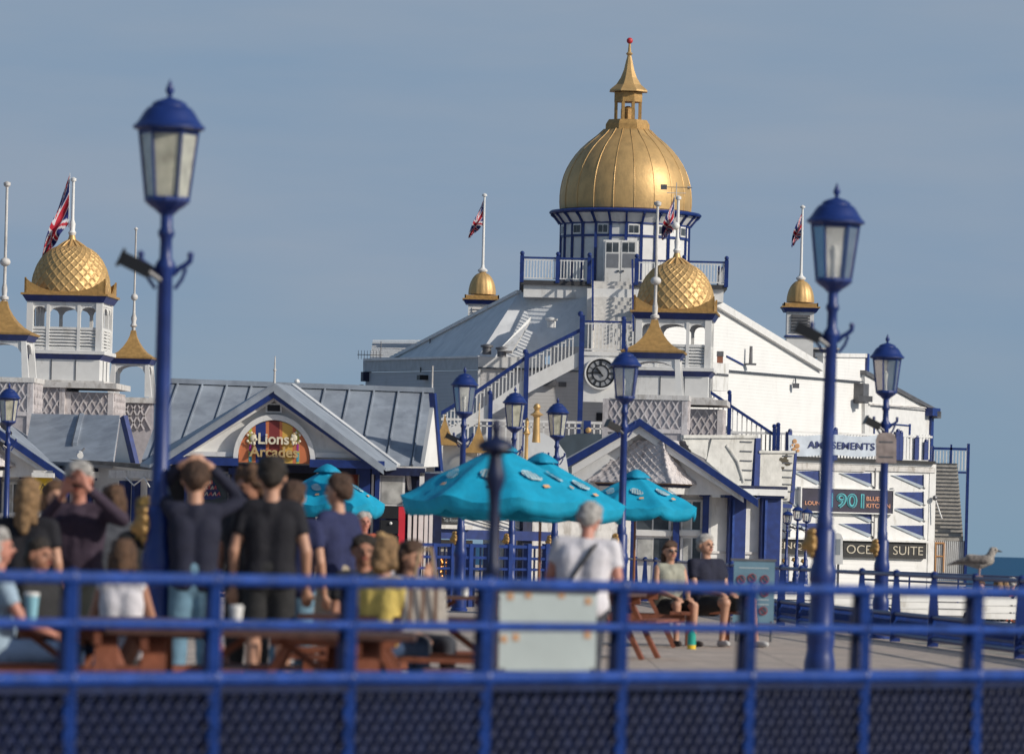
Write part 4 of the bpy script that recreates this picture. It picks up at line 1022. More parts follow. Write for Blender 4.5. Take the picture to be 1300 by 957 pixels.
# offset the copy's meshes are shared; move it whole
kL.location=(okL.x,178.5,0)
tag(kL,'white kiosk at the left edge with scaled gold dome and grey lead hip roof','kiosk','kiosks with gold domes')
def kiosk_left_extra(t):
    # far spire pavilion
    c=at(168,480,188); M=Matrix.Translation(Vector((c.x,188,0)))@Matrix.Rotation(R(-4),4,'Z')
    z=at(168,456,188).z
    m=MB(); m.M=M; spire(m,z,.74,.95,GOLDM,BLUE); m.build('spire_roof',t)
    m=MB(); m.M=M; m.lathe([(.06,z+.9),(.06,z+1.05),(.12,z+1.1),(.07,z+1.2),(.1,z+1.35),(.05,z+1.5),(.035,z+1.95)],WHITE2,12); m.ball((0,0,z+2.05),.12,WHITE2,1,12); m.lathe([(.035,z+2.15),(.03,z+4.25),(.07,z+4.3),(.02,z+4.36)],WHITE2,10); m.build('spire_pole',t,True,40)
    m=MB(); m.M=M
    for sx in (-1,1):
        for sy in (-1,1): m.prism([(sx*.55-.06,sy*.55-.06,z-.15),(sx*.55+.06,sy*.55-.06,z-.15),(sx*.62+.12,sy*.55-.06,z-1.25),(sx*.62-.12,sy*.55-.06,z-1.25)],(0,.12,0),WHITE)
    for r4 in range(4):
        m.M=M@Matrix.Rotation(R(90*r4),4,'Z'); arch_panel(m,-.5,.5,z-.5,z-.15,-.58,-.54,WHITE)
    m.build('pavilion_posts',t)
    pe=PL(150,187.3,200,187.3)
    m=MB(); pe.box(m,120,504,197,511,-1.3,.1,WHITE2); m.build('pavilion_ledge',t)
    m=MB(); pe.box(m,120,511,192,600,-1.2,-.05,LATB)
    for k in range(9):
        for s in (-1,1):
            x0=120+k*9; a=pe.p(x0,545,.0); b=pe.p(x0+s*17,513,.0)
            if x0+s*17<193 and x0+s*17>119: m.bar(a,b,.05,.05,LATW,(0,1,0))
    fixn(m.build('lattice_wall',t))
    # lead hip roof over the shop front
    ph=PL(60,161,165,158)
    m=MB(); m.prism([at(40,525,164.5),at(152,527,162.5),at(143,589,158.3),at(30,584,160)],(0,.1,-.12),LEAD); m.bar(at(104,527,163.3),at(95,564,160.6),.12,.12,LEAD); m.bar(at(101,527,163.3),at(92,564,160.6),.05,.1,SEAM); m.build('lead_roof',t)
    m=MB(); ph.poly(m,[(153,530),(167,588),(145,589)],0,.08,WHITE); ph.poly(m,[(152,530),(157,527),(172,588),(166,589)],.0,.14,BLUE); m.build('gable_end',t)
    m=MB(); ph.poly(m,[(0,577),(0,583),(128,590),(196,597),(196,590)],0,.5,mat('dirty_gutter',(.16,.15,.14),.7,var=.4)); m.build('gutter',t)
    m=MB(); ph.box(m,138,597,195,607,0,.6,WHITE2); ph.box(m,-20,586,80,592,.1,.5,BLUED); m.build('fascia',t)
    m=MB(); ph.box(m,-40,590,195,760,-4,-.2,WHITE); m.build('shopfront_wall',t)
    m=MB()
    for x0,x1 in ((150,158),(166,170),(186,196)): ph.box(m,x0,610,x1,720,-.2,.0,BLUE)
    for x0 in (30,): ph.box(m,x0,590,x0+10,720,-.2,.1,BLUE)
    m.build('columns',t)
    m=MB(); m.path([ph.p(40,596,.3),ph.p(60,606,.3),ph.p(90,600,.3)],.03,WHITE,6); m.path([ph.p(160,606,.65),ph.p(170,616,.65),ph.p(183,606,.65),ph.p(190,618,.65)],.02,WHITE,6); m.build('cables',t)
kiosk_left_extra(kL)
def vane(t):
    m=MB(); q=at(858.5,250,180); m.tube(q,q+Vector((0,0,.45)),.02,.015,WHITE2,6); m.tube(q+Vector((-.45,0,.3)),q+Vector((.45,0,.3)),.012,.012,METALG,6)
    m.tube(q+Vector((-.3,0,.12)),q+Vector((.3,0,.12)),.012,.012,WHITE2,6); m.box(q.x-.5,q.x-.3,q.y-.01,q.y+.01,q.z+.22,q.z+.38,METALG); m.tube(q+Vector((.35,0,.3)),q+Vector((.5,0,.3)),.06,.005,METALG,8); m.build('weather_vane',t)
    m=MB(); m.ball(at(858,287,179.8),.13,WHITE,1,12); m.build('pole_ball',t,True)
vane(kR)
def small(name,label,cat,pos,build,group=None):
    t=thing(name,label,cat,pos,group); build(t); return t
ph2=PL(0,157,200,157)
def ws(t):
    m=MB(); ph2.box(m,43,606,66,646,0,.05,mat('yellow_sign',(.75,.5,.03),.6)); m.build('panel',t)
    m=MB(); ph2.poly(m,[(54.5,613),(62,629),(47,629)],.05,.055,BLACK); m.build('triangle_border',t)
    m=MB(); ph2.poly(m,[(54.5,616),(60,627.5),(49,627.5)],.056,.06,mat('yellow_sign',(.75,.5,.03),.6)); ph2.poly(m,[(55,618),(53,623),(55,623),(54,627),(57,621.5),(55.3,621.5),(56.5,618)],.062,.066,BLACK); m.build('bolt_symbol',t)
    m=MB()
    for k in range(3): ph2.box(m,47,632+k*4,62-k*3,634+k*4,.05,.055,BLACK)
    m.build('small_print',t)
small('warning_sign','yellow electrical warning sign with a black triangle on the left kiosk','sign',at(54,626,157),ws)
def mt(t):
    m=MB(); ph2.box(m,40,600,68,606,0,.4,WHITE); m.build('box',t)
    m=MB(); ph2.box(m,42,597,66,600,0,.3,WHITE2); m.build('lid',t)
small('meter_box','white box above the yellow warning sign','box',at(54,603,157),mt)
def ct(t):
    m=MB(); q=ph2.p(101,576,.4); m.tube(q,q+Vector((.05,-.35,-.05)),.09,.09,WHITE,10); m.build('housing',t)
    m=MB(); m.tube(q,q+Vector((.1,.3,.15)),.03,.03,METALG,6); m.build('bracket',t)
small('security_camera','small white security camera under the left kiosk bargeboard','camera',at(101,576,157),ct)
# canvas roller blinds right of the kiosk
pc=PL(880,161.8,1010,163.8)
def bl1(t):
    m=MB(); pc.poly(m,[(905,553),(958,553),(953,622),(944,625),(897,585),(903,560)],0,.1,GREY); m.build('sheet',t)
    m=MB(); pc.strip(m,868,552,960,552,4,.0,.16,GREY); pc.poly(m,[(868,555),(900,555),(897,583),(864,566)],0,.08,GREY); m.build('side_sheet',t)
    m=MB()
    for k in range(5): pc.box(m,940,560+k*12,955,561.5+k*12,.1,.13,SEAM)
    m.path([pc.p(922,565,.12),pc.p(936,585,.14),pc.p(944,612,.12)],.04,GREY,8); m.build('lacing',t)
    m=MB(); pc.poly(m,[(960,556),(966,556),(964,626),(957,622)],0,.12,BLUE); m.build('post',t)
small('canvas_screen','creased grey canvas screen laced beside the kiosk bargeboard','canvas screen',at(930,590,162),bl1,'canvas screens beside the kiosk')
def bl2(t):
    m=MB(); pc.poly(m,[(965,573),(1009,575),(1004,636),(975,636),(963,624)],0,.1,GREY); m.build('sheet',t)
    m=MB()
    for k in range(6): pc.box(m,994,578+k*9,1006,579.3+k*9,.1,.13,SEAM)
    pc.strip(m,972,630,1003,630,2.5,.1,.2,GREY); pc.strip(m,964,572,1010,572,3,.1,.16,GREY); m.build('lacing',t)
    m=MB(); 
    for x,y,r in ((996,584,5),(1000,588,4),(992,583,3),(994,594,2.4),(998,579,3)): 
        pc.poly(m,[(x+r*math.cos(a)*(.7+.5*random.random()),y+r*.8*math.sin(a)*(.7+.5*random.random())) for a in [k*math.pi/5 for k in range(10)]],.1,.104+.003*x%.01,mat('mould',(.08,.07,.05),.9))
    m.build('mould_stain',t)
    m=MB(); pc.poly(m,[(1009,575),(1012,575),(1008,640),(1003,637)],0,.12,BLUE); pc.strip(m,960,624,976,640,6,0,.14,BLUE); pc.strip(m,976,638,1006,640,5,0,.14,BLUE); m.build('frame',t)
small('canvas_screen','flat grey canvas screen with a dark mould stain left of the banner','canvas screen',at(985,610,162),bl2,'canvas screens beside the kiosk')
# ------------------------------------------------------------------ arcade
def arcade():
    t=thing('amusement_arcade','grey seamed roof arcade with blue gable and striped arched sign','arcade',(gx(350,134),134,0))
    def pt(x,y,D): return at(x,y,D)
    m=MB(); r0=pt(217,485,138); r1=pt(551,497,138); e1=pt(538,592,134.2); e0=pt(180,583,134.2)
    m.prism([r0,r1,e1,e0],(0,.05,-.1),LEAD)
    # back slope
    m.prism([r0,r1,r1+Vector((0,4,-1.8)),r0+Vector((0,4,-1.8))],(0,-.05,-.1),LEAD); m.build('roof',t)
    m=MB()
    for i in range(11):
        q=.03+i*.093; a=r0.lerp(r1,q); b=e0.lerp(e1,q)
        m.bar(a+Vector((0,-.02,.02)),b+Vector((0,-.02,.02)),.035,.05,LEAD); m.bar(a+Vector((-.035,-.02,.0)),b+Vector((-.035,-.02,.0)),.025,.03,SEAM)
    m.bar(r0+Vector((0,-.03,.03)),r1+Vector((0,-.03,.03)),.22,.12,LEAD); m.build('seam_rolls',t)
    # cross gable
    pg=PL(195,131.2,490,131.2)
    ap=pg.p(348,486,.2); lf=pg.p(190,590,.2); rf=pg.p(490,594,.2)
    rb=pt(372,490,137.6); rv=pt(506,592,134.1)
    m=MB(); m.prism([ap,rb,rv,rf],(0,0,-.07),LEAD); lb=pt(352,487.5,137.6); lv=pt(178,588,134.1); m.prism([ap,lf,lv,lb],(0,0,-.07),LEAD)
    m.bar(rb+Vector((0,-.1,.03)),rv+Vector((0,-.1,.03)),.1,.05,LEADP); fixn(m.build('gable_roof',t))
    m=MB(); pg.strip(m,348,488,198,586,7,0,.22,LEAD); pg.strip(m,348,488,487,591,9,0,.22,LEAD); m.build('verge',t)
    m=MB(); pg.strip(m,348,495,200,590,8,-.2,.16,BLUE); pg.strip(m,348,496,480,590,8,-.2,.16,BLUE); m.build('bargeboard',t)
    m=MB(); pg.poly(m,[(348,500),(466,584),(214,584)],-.3,-.25,WHITE); m.build('gable_panel',t)
    m=MB(); pg.strip(m,348,503,216,585,5,-.25,-.05,WHITE); pg.strip(m,348,503,464,585,5,-.25,-.05,WHITE); pg.box(m,226,573,300,579,-.25,-.12,WHITE); pg.box(m,395,575,460,581,-.25,-.12,WHITE); m.build('gable_trim',t)
    # arch surround
    cx,cy=348,583
    def arch(x,rx,ry): return cy+ (x-cx)*.025 - ry*math.sqrt(max(0,1-((x-cx)/rx)**2))
    m=MB(); n=28
    for i in range(n):
        a=math.pi*i/n; b=math.pi*(i+1)/n
        P=lambda t_,r,ry: (cx+r*math.cos(t_), cy-ry*math.sin(t_)+ r*math.cos(t_)*.025)
        pg.poly(m,[P(a,46,50),P(b,46,50),P(b,52,57),P(a,52,57)],-.25,-.02,WHITE)
    m.build('arch_moulding',t)
    m=MB(); pg.box(m,196,580,302,590,-.2,.1,BLUE); m.build('beam',t); m=MB(); pg.box(m,393,584,488,594,-.2,.1,BLUE); m.build('beam',t)
    m=MB(); pg.box(m,337,512,358,524,-.25,-.12,WHITE); v=m.build('vent',t)
    m=MB(); pg.box(m,339.5,514,355.5,522,-.12,-.1,DARK); m.build('grille',v)
    # ridge details
    m=MB(); q=ap; m.tube(q+Vector((0,.2,0)),q+Vector((0,.2,.62)),.03,.012,WHITE2,8); m.ball(q+Vector((0,.2,.3)),.04,WHITE2,1,8); m.build('finial',t,True)
    q=r1; m=MB(); m.tube(q+Vector((-.05,0,0)),q+Vector((-.05,0,.62)),.025,.02,WHITE2,8); m.build('ridge_rod',t)
    q=pt(377,487,138); m=MB(); m.ball(q+Vector((0,0,.05)),.07,WHITE,1,8); m.build('ridge_vent',t)
    # right gable end
    pe=PL(530,134.0,566,135.5)
    m=MB(); pe.poly(m,[(553,502),(560,592),(538,593)],-.1,0,WHITE); pe.poly(m,[(551.5,499),(554,499),(563,598),(559.5,598)],-.1,.05,BLUE); m.build('gable_end',t)
    m=MB(); pf=PL(480,133.8,560,134.0)
    for k in range(10): pf.box(m,483+k*5.8,592,488.8+k*5.8,598+(k*5%3),0,.22,WHITE2)
    q=pf.p(518,600,.15); m.tube(q,q+Vector((.05,.1,-.4)),.06,.05,WHITE2,8); m.build('gutter',t)
    # shop front
    pw=PL(190,133.2,560,133.6)
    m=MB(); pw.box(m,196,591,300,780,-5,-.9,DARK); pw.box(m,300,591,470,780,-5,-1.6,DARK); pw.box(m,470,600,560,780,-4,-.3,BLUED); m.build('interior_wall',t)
    m=MB(); pw.box(m,196,590,540,600,-.3,-.0,BLUED); m.build('lintel',t)
    for x0,x1 in ((292,301),(454,468),(474,480),(198,206),(232,236)):
        m=MB(); pw.box(m,x0,592,x1,800,-.1,.1,BLUE); pw.box(m,x0-2,594,x1+2,602,-.1,.14,BLUE); m.build('column',t)
    for x0,x1,c in ((414,416.5,WHITE),(400,403,WHITE),(470,473,WHITE),(460,462,WHITE)):
        m=MB(); pw.box(m,x0,600,x1,760,-.08,.05,c); m.build('pole',t)
    for x in (517,524,531,538,544):
        m=MB(); pw.box(m,x,632 if x!=531 else 600,x+(4.5 if x!=531 else 6),760,-.2,.0,WHITE); m.build('painted_pilaster',t)
    m=MB(); pw.box(m,481,601,514,642,-.3,-.15,WHITE); w=m.build('window',t)
    m=MB(); pw.box(m,484,605,511,640,-.15,-.14,CURT); m.build('pane',w)
    m=MB(); pw.box(m,236,598,291,690,-.9,-.6,mat('grey_window_frame',(.3,.32,.36),.5)); w=m.build('window',t)
    m=MB(); pw.box(m,239,601,288,688,-.6,-.59,GLASSD); m.build('pane',w)
    m=MB(); pw.box(m,432,598,456,640,-.9,-.6,WHITE2); w=m.build('window',t)
    m=MB(); pw.box(m,435,601,454,638,-.6,-.59,mat('red_poster',(.3,.06,.04),.6,var=.5,vscale=5)); m.build('pane',w)
    # machines glimpsed inside
    for k,(x0,x1,y0,c) in enumerate(((262,268,650,RED),(268,276,646,mat('yellow_sign',(.75,.5,.03),.6)),(277,283,648,mat('green_panel',(.1,.25,.1),.5)),(284,290,646,RED))):
        m=MB(); pw.box(m,x0,y0,x1,700,-.59,-.55,c); m.build('striped_poster',t)
    return t,pg,pw,cx,cy,arch
arc,pgA,pwA,cxA,cyA,archA=arcade()
def arch_sign():
    t=thing('arched_sign','arched sign striped red, navy, maroon and yellow with the arcade name','sign',pgA.p(cxA,cyA,0))
    cols=dict(r=(.45,.1,.05),o=(.55,.17,.07),b=(.01,.03,.18),m=(.20,.03,.03),y=(.62,.38,.08),g=(.45,.5,.08),c=(.05,.3,.45),p=(.35,.03,.25))
    M={k:mat('sign_'+k,v,.6,var=.05) for k,v in cols.items()}
    M0=MB()
    st=[(303,315.5,'o'),(315.5,320,'g'),(320,324.5,'o'),(324.5,337.5,'b'),(337.5,341.5,'o'),(341.5,355,'m'),(355,358.5,'o'),(358.5,371.5,'y'),(371.5,376,'o'),(376,380,'g'),(380,393,'o')]
    for x0,x1,c in st:
        n=4
        for i in range(n):
            a=x0+(x1-x0)*i/n; b=x0+(x1-x0)*(i+1)/n
            a_,b_=max(a,302.6),min(b,393.4)
            pgA.poly(M0,[(a_,archA(a_,46,49)),(b_,archA(b_,46,49)),(b_,cyA+4.5+(b_-cxA)*.025),(a_,cyA+4.5+(a_-cxA)*.025)],-.24,-.06,M[c])
    M0.build('striped_panel',t)
    for x0,x1 in ((316,319.5),(376.5,379.5)):
        m=MB(); pgA.box(m,x0,562,x1,573,-.06,-.052,M['p']); pgA.box(m,x0,575,x1,586,-.06,-.052,M['c']); m.build('colour_patch',t)
    CR_=mat('cream_letters',(.75,.68,.52),.5,var=.06); GL=mat('tan_gold_letters',(.5,.36,.17),.5,var=.1)
    text('Lions',pgA,347.5,557,14,39,CR_,t,.0,'lettering',.03,.02,'cream word Lions')
    text('Arcades',pgA,347.5,573.5,13.5,62,GL,t,.0,'lettering',.03,.02,'gold word Arcades')
    for s,x in ((-1,320),(1,375)):
        m=MB(); c=pgA.p(x,556,.0)
        m.ball(c+Vector((s*-.03,0,.0)),.075,CR_,1.15,12,.3)
        for k in range(11):
            a=math.pi*(.2+1.6*k/10); m.ball(c+Vector((s*(.02+ -.1*math.cos(a)*-1),0,.12*math.sin(a)))+Vector((0,-.0,0)),.032,GL if k%2 else CR_,1,8,.4)
        m.ball(c+Vector((-s*.09,-.02,-.03)),.04,CR_,.8,8,.4); m.ball(c+Vector((-s*.05,-.02,-.12)),.035,CR_,1.4,8,.4)
        m.build('lion_head_emblem',t,True)
arch_sign()
def pink(t):
    m=MB(); PK=mat('pink_neon_paint',(.65,.16,.2),.5); NV=mat('navy_neon_backing',(.04,.05,.2),.5)
    pwA.poly(m,[(248,634),(252,618),(262,603),(272,612),(281,630),(270,634)],-.58,-.55,NV); m.build('backing',t)
    m=MB()
    for r,(y,a,b) in enumerate(((612,256,270),(619,252,275),(627,249,280))):
        for k in range(6):
            x=a+(b-a)*k/6; q0=pwA.p(x,y+2.2,-.53); q1=pwA.p(x+(b-a)/9,y-2.2,-.53); m.path([q0,q1,pwA.p(x+(b-a)/7,y+2,-.53)],.014,PK if k%2 else WHITE,5)
    m.build('looped_lettering',t)
small('logo_sign','pink and white looping sign in the dark arcade window behind the man with raised arms','sign',pwA.p(264,620,-.5),pink)
def bins(t):
    for k,(y0,y1) in enumerate(((642,658),(660,677),(680,700),(701,740))):
        m=MB(); pwA.box(m,483,y0,506,y1,.3,.9,BLACK); m.build('black_box',t)
    m=MB(); pwA.box(m,505.5,643,514,700,.3,.88,mat('red_plastic',(.6,.03,.05),.4)); m.build('red_side',t)
    m=MB(); q=pwA.p(496,664,.92); m.ball(q,.04,WHITE,1,8); m.build('knob',t)
small('vending_cabinet','stack of black cabinet boxes with a bright red side panel by the arcade corner','cabinet',pwA.p(498,740,.6),bins)
# ------------------------------------------------------------------ tea room behind the parasols
def tea():
    D=146; t=thing('tea_room','low white tea room with blue beams behind the largest parasol','tea room',(gx(620,D),D,0))
    p=PL(540,D,740,D+2)
    m=MB(); p.box(m,664,640,800,760,-3,-.6,WHITE2); p.box(m,583,600,668,673,-2,-.2,WHITE); m.build('wall',t)
    m=MB(); p.box(m,541,673,700,685,-.3,.1,BLUE); p.box(m,664,600,676,735,-.3,.0,BLUED); p.box(m,540,700,600,706,-.5,-.1,BLUED); m.build('blue_beam',t)
    m=MB(); p.box(m,541,666,600,671,-.2,.25,WHITE2); m.build('white_ledge',t)
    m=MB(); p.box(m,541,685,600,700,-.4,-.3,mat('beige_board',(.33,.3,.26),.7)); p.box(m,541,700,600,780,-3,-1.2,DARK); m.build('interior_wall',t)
    m=MB()
    for a,b in (((590,640),(664,662)),((590,648),(664,672)),((590,658),(640,672))): m.bar(p.p(a[0],a[1],-.1),p.p(b[0],b[1],-.1),.03,.03,SEAM)
    m.build('wires',t)
    # little gold spire roofs and white parapet above
    p2=PL(540,D+2,640,D+2)
    m=MB(); p2.box(m,562,560,606,610,-1.5,0,WHITE); m.build('parapet',t)
    m=MB()
    for i in range(12):
        a=math.pi*i/12; b=math.pi*(i+1)/12; P=lambda k,r: (588+r*1.2*math.cos(k),590-r*.8*math.sin(k)); p2.poly(m,[P(a,12),P(b,12),P(b,15),P(a,15)],0,.12,WHITE)
    m.build('arch_moulding',t)
    for cx,cb,hw in ((564,565,18),(607,575,19)):
        c=p2.p(cx,cb,.3); m=MB(); m.M=Matrix.Translation(c); s=7222/(D+2); h=hw/s
        m.lathe([(h*1.41,0),(h*1.38,.06),(h*.9,.14),(h*.55,.32),(h*.3,.5),(h*.12,.66),(h*.05,.75)],GOLDM,4,ph=.5); m.build('gold_spire',t)
        m=MB(); m.M=Matrix.Translation(c); m.tube((0,0,.7),(0,0,.8 if cx<600 else 1.3),.018,.01,GOLD,6); m.build('spike',t)
    for cx,ct,cb in ((681,512,547),(668,530,578)):
        c=at(cx,cb,D+3); h=at(cx,ct,D+3).z-c.z; m=MB(); m.M=Matrix.Translation(c); k=.1 if cx==681 else .055
        m.lathe([(k*1.1,-.3),(k*.9,0),(k*.8,h*.5),(k*1.1,h*.55),(k*1.9,h*.58),(k*1.0,h*.66),(k*.6,h*.74),(k*1.0,h*.86),(k*.7,h*.96),(.01,h)],GOLD,14); m.build('gold_finial',t,True)
    # curved grey roof and teal ridge
    p3=PL(640,D+6,800,D+6)
    m=MB(); p3.poly(m,[(665,600),(668,556),(676,548),(690,550),(706,558),(718,575),(722,600)],-2,0,LEADP); p3=PL(640,176,800,176); p3.poly(m,[(700,556),(735,550),(800,552),(800,625),(700,625)],-3,-.5,mat('slate_roof_painted_shade',(.06,.085,.11),.6,var=.15)); m.build('curved_roof',t)  # slate darkened so its colour holds the shade of nearby buildings
    m=MB(); p3.strip(m,690,553,706,566,3,0,.05,mat('rust_streak',(.2,.12,.08),.8)); m.build('rust_streak',t)
    return t,p
te,pT=tea()
def vs_(t):
    m=MB(); pT.box(m,544,640,583,672,-.18,-.1,BLACK); m.build('panel',t)
    text('VICTORIAN',pT,561,650,6.5,42,mat('silver_letters',(.3,.32,.33),.5),t,-.08,'lettering',.01)
    text('Tea Room',pT,572,660,5,19,mat('silver_letters',(.3,.32,.33),.5),t,-.08,'lettering',.01)
small('shop_sign','black sign with silver serif words left of the blurred post','sign',pT.p(564,672,0),vs_)
def chand(t):
    m=MB(); EM=mat('warm_bulb',(.9,.5,.15),.4,emit=(1,.45,.12),estr=1.6); GB=mat('brass_chain',(.35,.18,.05),.4,metal=.6)
    rnd=random.Random(3)
    m2=MB()
    for k in range(150):
        y=704+rnd.random()*28; w=3+ (y-704)*.52; 
        if y>722: w=19
        x=562+(rnd.random()*2-1)*w; q=pT.p(x,y,-.9+rnd.random()*.3)
        (m2 if rnd.random()<.28 else m).ball(q,.022+.015*rnd.random(),EM if m2 is None else (GB),1,6)
    a=m.build('brass_drops',t); 
    m3=MB()
    for k in range(36):
        y=704+rnd.random()*28; w=3+(y-704)*.5; x=562+(rnd.random()*2-1)*w; m3.ball(pT.p(x,y,-.55),.018,EM,1,6)
    m3.build('bulbs',t); m2.build('brass_beads',t)
small('chandelier','glowing gold tiered chandelier inside the tea room doorway','chandelier',pT.p(562,704,-.8),chand)
# ------------------------------------------------------------------ theatre
TD=258
theatre=thing('pier_theatre','white clapboard theatre with a huge ribbed gold dome, balcony and clock','theatre',(gx(795,TD),TD,0))
def th():
    t=theatre; c=at(794,268,TD); cx,cy=c.x,TD; s=7222/TD
    def Z(px,py,D=TD): return at(px,py,D).z
    z0=Z(794,268)
    k=1/s
    # ---- dome
    prof=[(83.5,0),(84.3,9),(84,20),(82.5,32),(79,45),(73.5,57),(66,68.5),(57,79),(47,88),(38,94.5),(32,99.5),(29.5,103)]
    N=36; pp=[]
    for i in range(N+1):
        h=103*i/N
        for (r0,h0),(r1,h1) in zip(prof[:-1],prof[1:]):
            if h0<=h<=h1: r=r0+(r1-r0)*(h-h0)/(h1-h0); break
        pp.append([r,h])
    for _ in range(3):
        for i in range(1,N): pp[i][0]=(pp[i-1][0]+2*pp[i][0]+pp[i+1][0])/4
    m=MB(); m.lathe([(r*k,z0+h*k) for r,h in pp],GOLD,120,c=(cx,cy,0)); dome=m.build('dome',t,True,50)
    m=MB()
    for i in range(20):
        a=2*math.pi*(i+.35)/20; pts=[Vector((cx+(r*k+.01)*math.cos(a),cy+(r*k+.01)*math.sin(a),z0+h*k)) for r,h in pp[::3]]; m.path(pts,.018,GOLD,6)
    m.build('ribs',dome,True)
    m=MB(); m.lathe([(30*k,z0+101*k),(30*k,z0+109*k),(26*k,z0+115*k)],GOLDM,8,c=(cx,cy,0),ph=.5)
    for i in range(8):
        a=2*math.pi*(i+.5)/8; m.bar((cx+16.5*k*math.cos(a),cy+16.5*k*math.sin(a),z0+114*k),(cx+16.5*k*math.cos(a),cy+16.5*k*math.sin(a),z0+140*k),.14,.14,GOLDM)
    m.lathe([(19*k,z0+138*k),(19*k,z0+150*k)],GOLDM,8,c=(cx,cy,0),ph=.5); m.lathe([(9*k,z0+115*k),(9*k,z0+129*k),(2*k,z0+133*k)],GOLDM,8,c=(cx,cy,0))
    lan=m.build('lantern',t)
    m=MB(); m.lathe([(26*k,z0+151*k),(25.5*k,z0+153*k),(17*k,z0+160*k),(11*k,z0+169*k),(7*k,z0+179*k),(4.5*k,z0+190*k),(2.6*k,z0+197*k),(4.6*k,z0+199.5*k),(2.2*k,z0+202*k),(1.4*k,z0+213*k)],GOLD,8,c=(cx,cy,0),ph=.5); m.build('spire',lan)
    m=MB(); m.ball((cx,cy,z0+216*k),4*k,RED,1,14); m.build('red_ball',lan,True)
    # ---- drum: blue ring, flared cove, panelled octagon drum
    zr=z0-.02
    m=MB(); m.lathe([(84*k,zr),(95*k,zr-1.5*k),(97*k,zr-3.5*k),(96*k,zr-5.5*k),(92*k,zr-6.5*k)],BLUE,48,c=(cx,cy,0))
    m.build('cornice_ring',t,True,40)
    m=MB(); m.lathe([(92*k,zr-6*k),(89*k,zr-9.5*k),(85.5*k,zr-14*k),(82*k,zr-18*k)],WHITE,48,c=(cx,cy,0),cap=False); cove=m.build('cove',t,True,60)
    m=MB(); nb=26
    for i in range(nb):
        a=2*math.pi*(i+.5)/nb
        pts=[Vector((cx+(r*k+.03)*math.cos(a),cy+(r*k+.03)*math.sin(a),zr-h*k)) for r,h in ((94,6),(89.5,9.5),(85.8,14),(83,18))]
        for p,q in zip(pts[:-1],pts[1:]): m.bar(p,q,.09,.09,BLUE)
    m.build('brackets',cove)
    zf=Z(794,364); zt=zr-17*k
    m=MB(); m.lathe([(81*k,zf),(81*k,zt)],WHITE,nb,c=(cx,cy,0),ph=.5); drum=m.build('drum_wall',t)
    m=MB()
    for i in range(nb):
        a=2*math.pi*(i+.5)/nb; x,y=cx+81.5*k*math.cos(a),cy+81.5*k*math.sin(a); m.bar((x,y,zf),(x,y,zt),.13,.13,BLUE)
    for h in (18,34.5): m.lathe([(82.6*k,zr-h*k-.06),(82.6*k,zr-h*k+.04)],BLUE,nb,c=(cx,cy,0),ph=.5)
    m.build('timber_frame',drum)
    for i in range(nb):
        a=2*math.pi*(i+1)/nb
        if math.sin(a)>.35: continue
        if (i%2)==0: continue
        x,y=cx+81.2*k*math.cos(a)*.995,cy+81.2*k*math.sin(a)*.995
        M=Matrix.Translation((x,y,0))@Matrix.Rotation(a+math.pi/2,4,'Z')
        m=MB(); m.M=M; m.box(-.26,.26,-.05,.03,zr-33*k,zr-20*k,WHITE); w=m.build('window',drum)
        m=MB(); m.M=M; m.box(-.21,-.02,-.07,-.05,zr-31*k,zr-22*k,GLASSD); m.box(.02,.21,-.07,-.05,zr-31*k,zr-22*k,GLASSD); m.build('pane',w)
    # doors
    pd=PL(760,TD-81*k-.1,815,TD-81*k-.1)
    m=MB(); pd.box(m,765.5,305,810.5,364,-.08,0,WHITE); m.build('door_surround',drum)
    for x0,x1 in ((768,787.3),(788.3,808)):
        m=MB(); pd.box(m,x0,306,x1,363.5,0,.06,WHITE); d=m.build('door',t)
        m=MB(); xm=(x0+x1)/2
        pd.box(m,x0+2,308,xm-.6,320,.06,.07,GLASSD); pd.box(m,xm+.6,308,x1-2,320,.06,.07,GLASSD); pd.box(m,x0+2,322,x1-2,340,.06,.07,mat('grey_glass',(.2,.21,.23),.25)); m.build('pane',d)
        m=MB(); pd.box(m,(x1-4 if x0<780 else x0+1),343,(x1-1 if x0<780 else x0+4),345,.06,.12,SEAM); m.build('handle',d)
    # ---- platform with balustrade
    hw=131*k; pzt=Z(790,364.5)
    X0,X1,Y0,Y1=cx-hw+.05,cx+hw-.2,TD-4.6,TD+4.6
    m=MB(); m.box(X0-.05,X1+.05,Y0-.05,Y1,pzt-.2,pzt,mat('dark_balcony_edge',(.05,.05,.055),.7)); m.box(X0+.1,X1-.1,Y0+.12,Y1-.1,pzt-.75,pzt-.2,WHITE); m.build('balcony_floor',t)
    def rail(pts,name,posts=True,h=1.0,gap=.13,mt=WHITE,top=BLUE,skip=None,pr=.09):
        for a,b in zip(pts[:-1],pts[1:]):
            a,b=Vector(a),Vector(b); L=(b-a).length; n=int(L/gap); m=MB()
            for i in range(1,n): 
                q=a+(b-a)*i/n; m.box(q.x-.022,q.x+.022,q.y-.022,q.y+.022,q.z+.08,q.z+h-.05,mt)
            m.bar(a+Vector((0,0,.09)),b+Vector((0,0,.09)),.05,.05,mt); m.bar(a+Vector((0,0,h-.1)),b+Vector((0,0,h-.1)),.045,.045,mt); m.bar(a+Vector((0,0,h)),b+Vector((0,0,h)),.09,.08,top)
            m.build('balustrade',t)
        if posts:
            for p in pts:
                p=Vector(p); m=MB(); m.box(p.x-pr,p.x+pr,p.y-pr,p.y+pr,p.z-.1,p.z+h+.1,BLUE); m.ball(p+Vector((0,0,h+.19)),pr*1.15,BLUE,1,10); m.build('newel_post',t)
    xs1=at(748,345,253.4).x; xs2=at(808,345,253.4).x
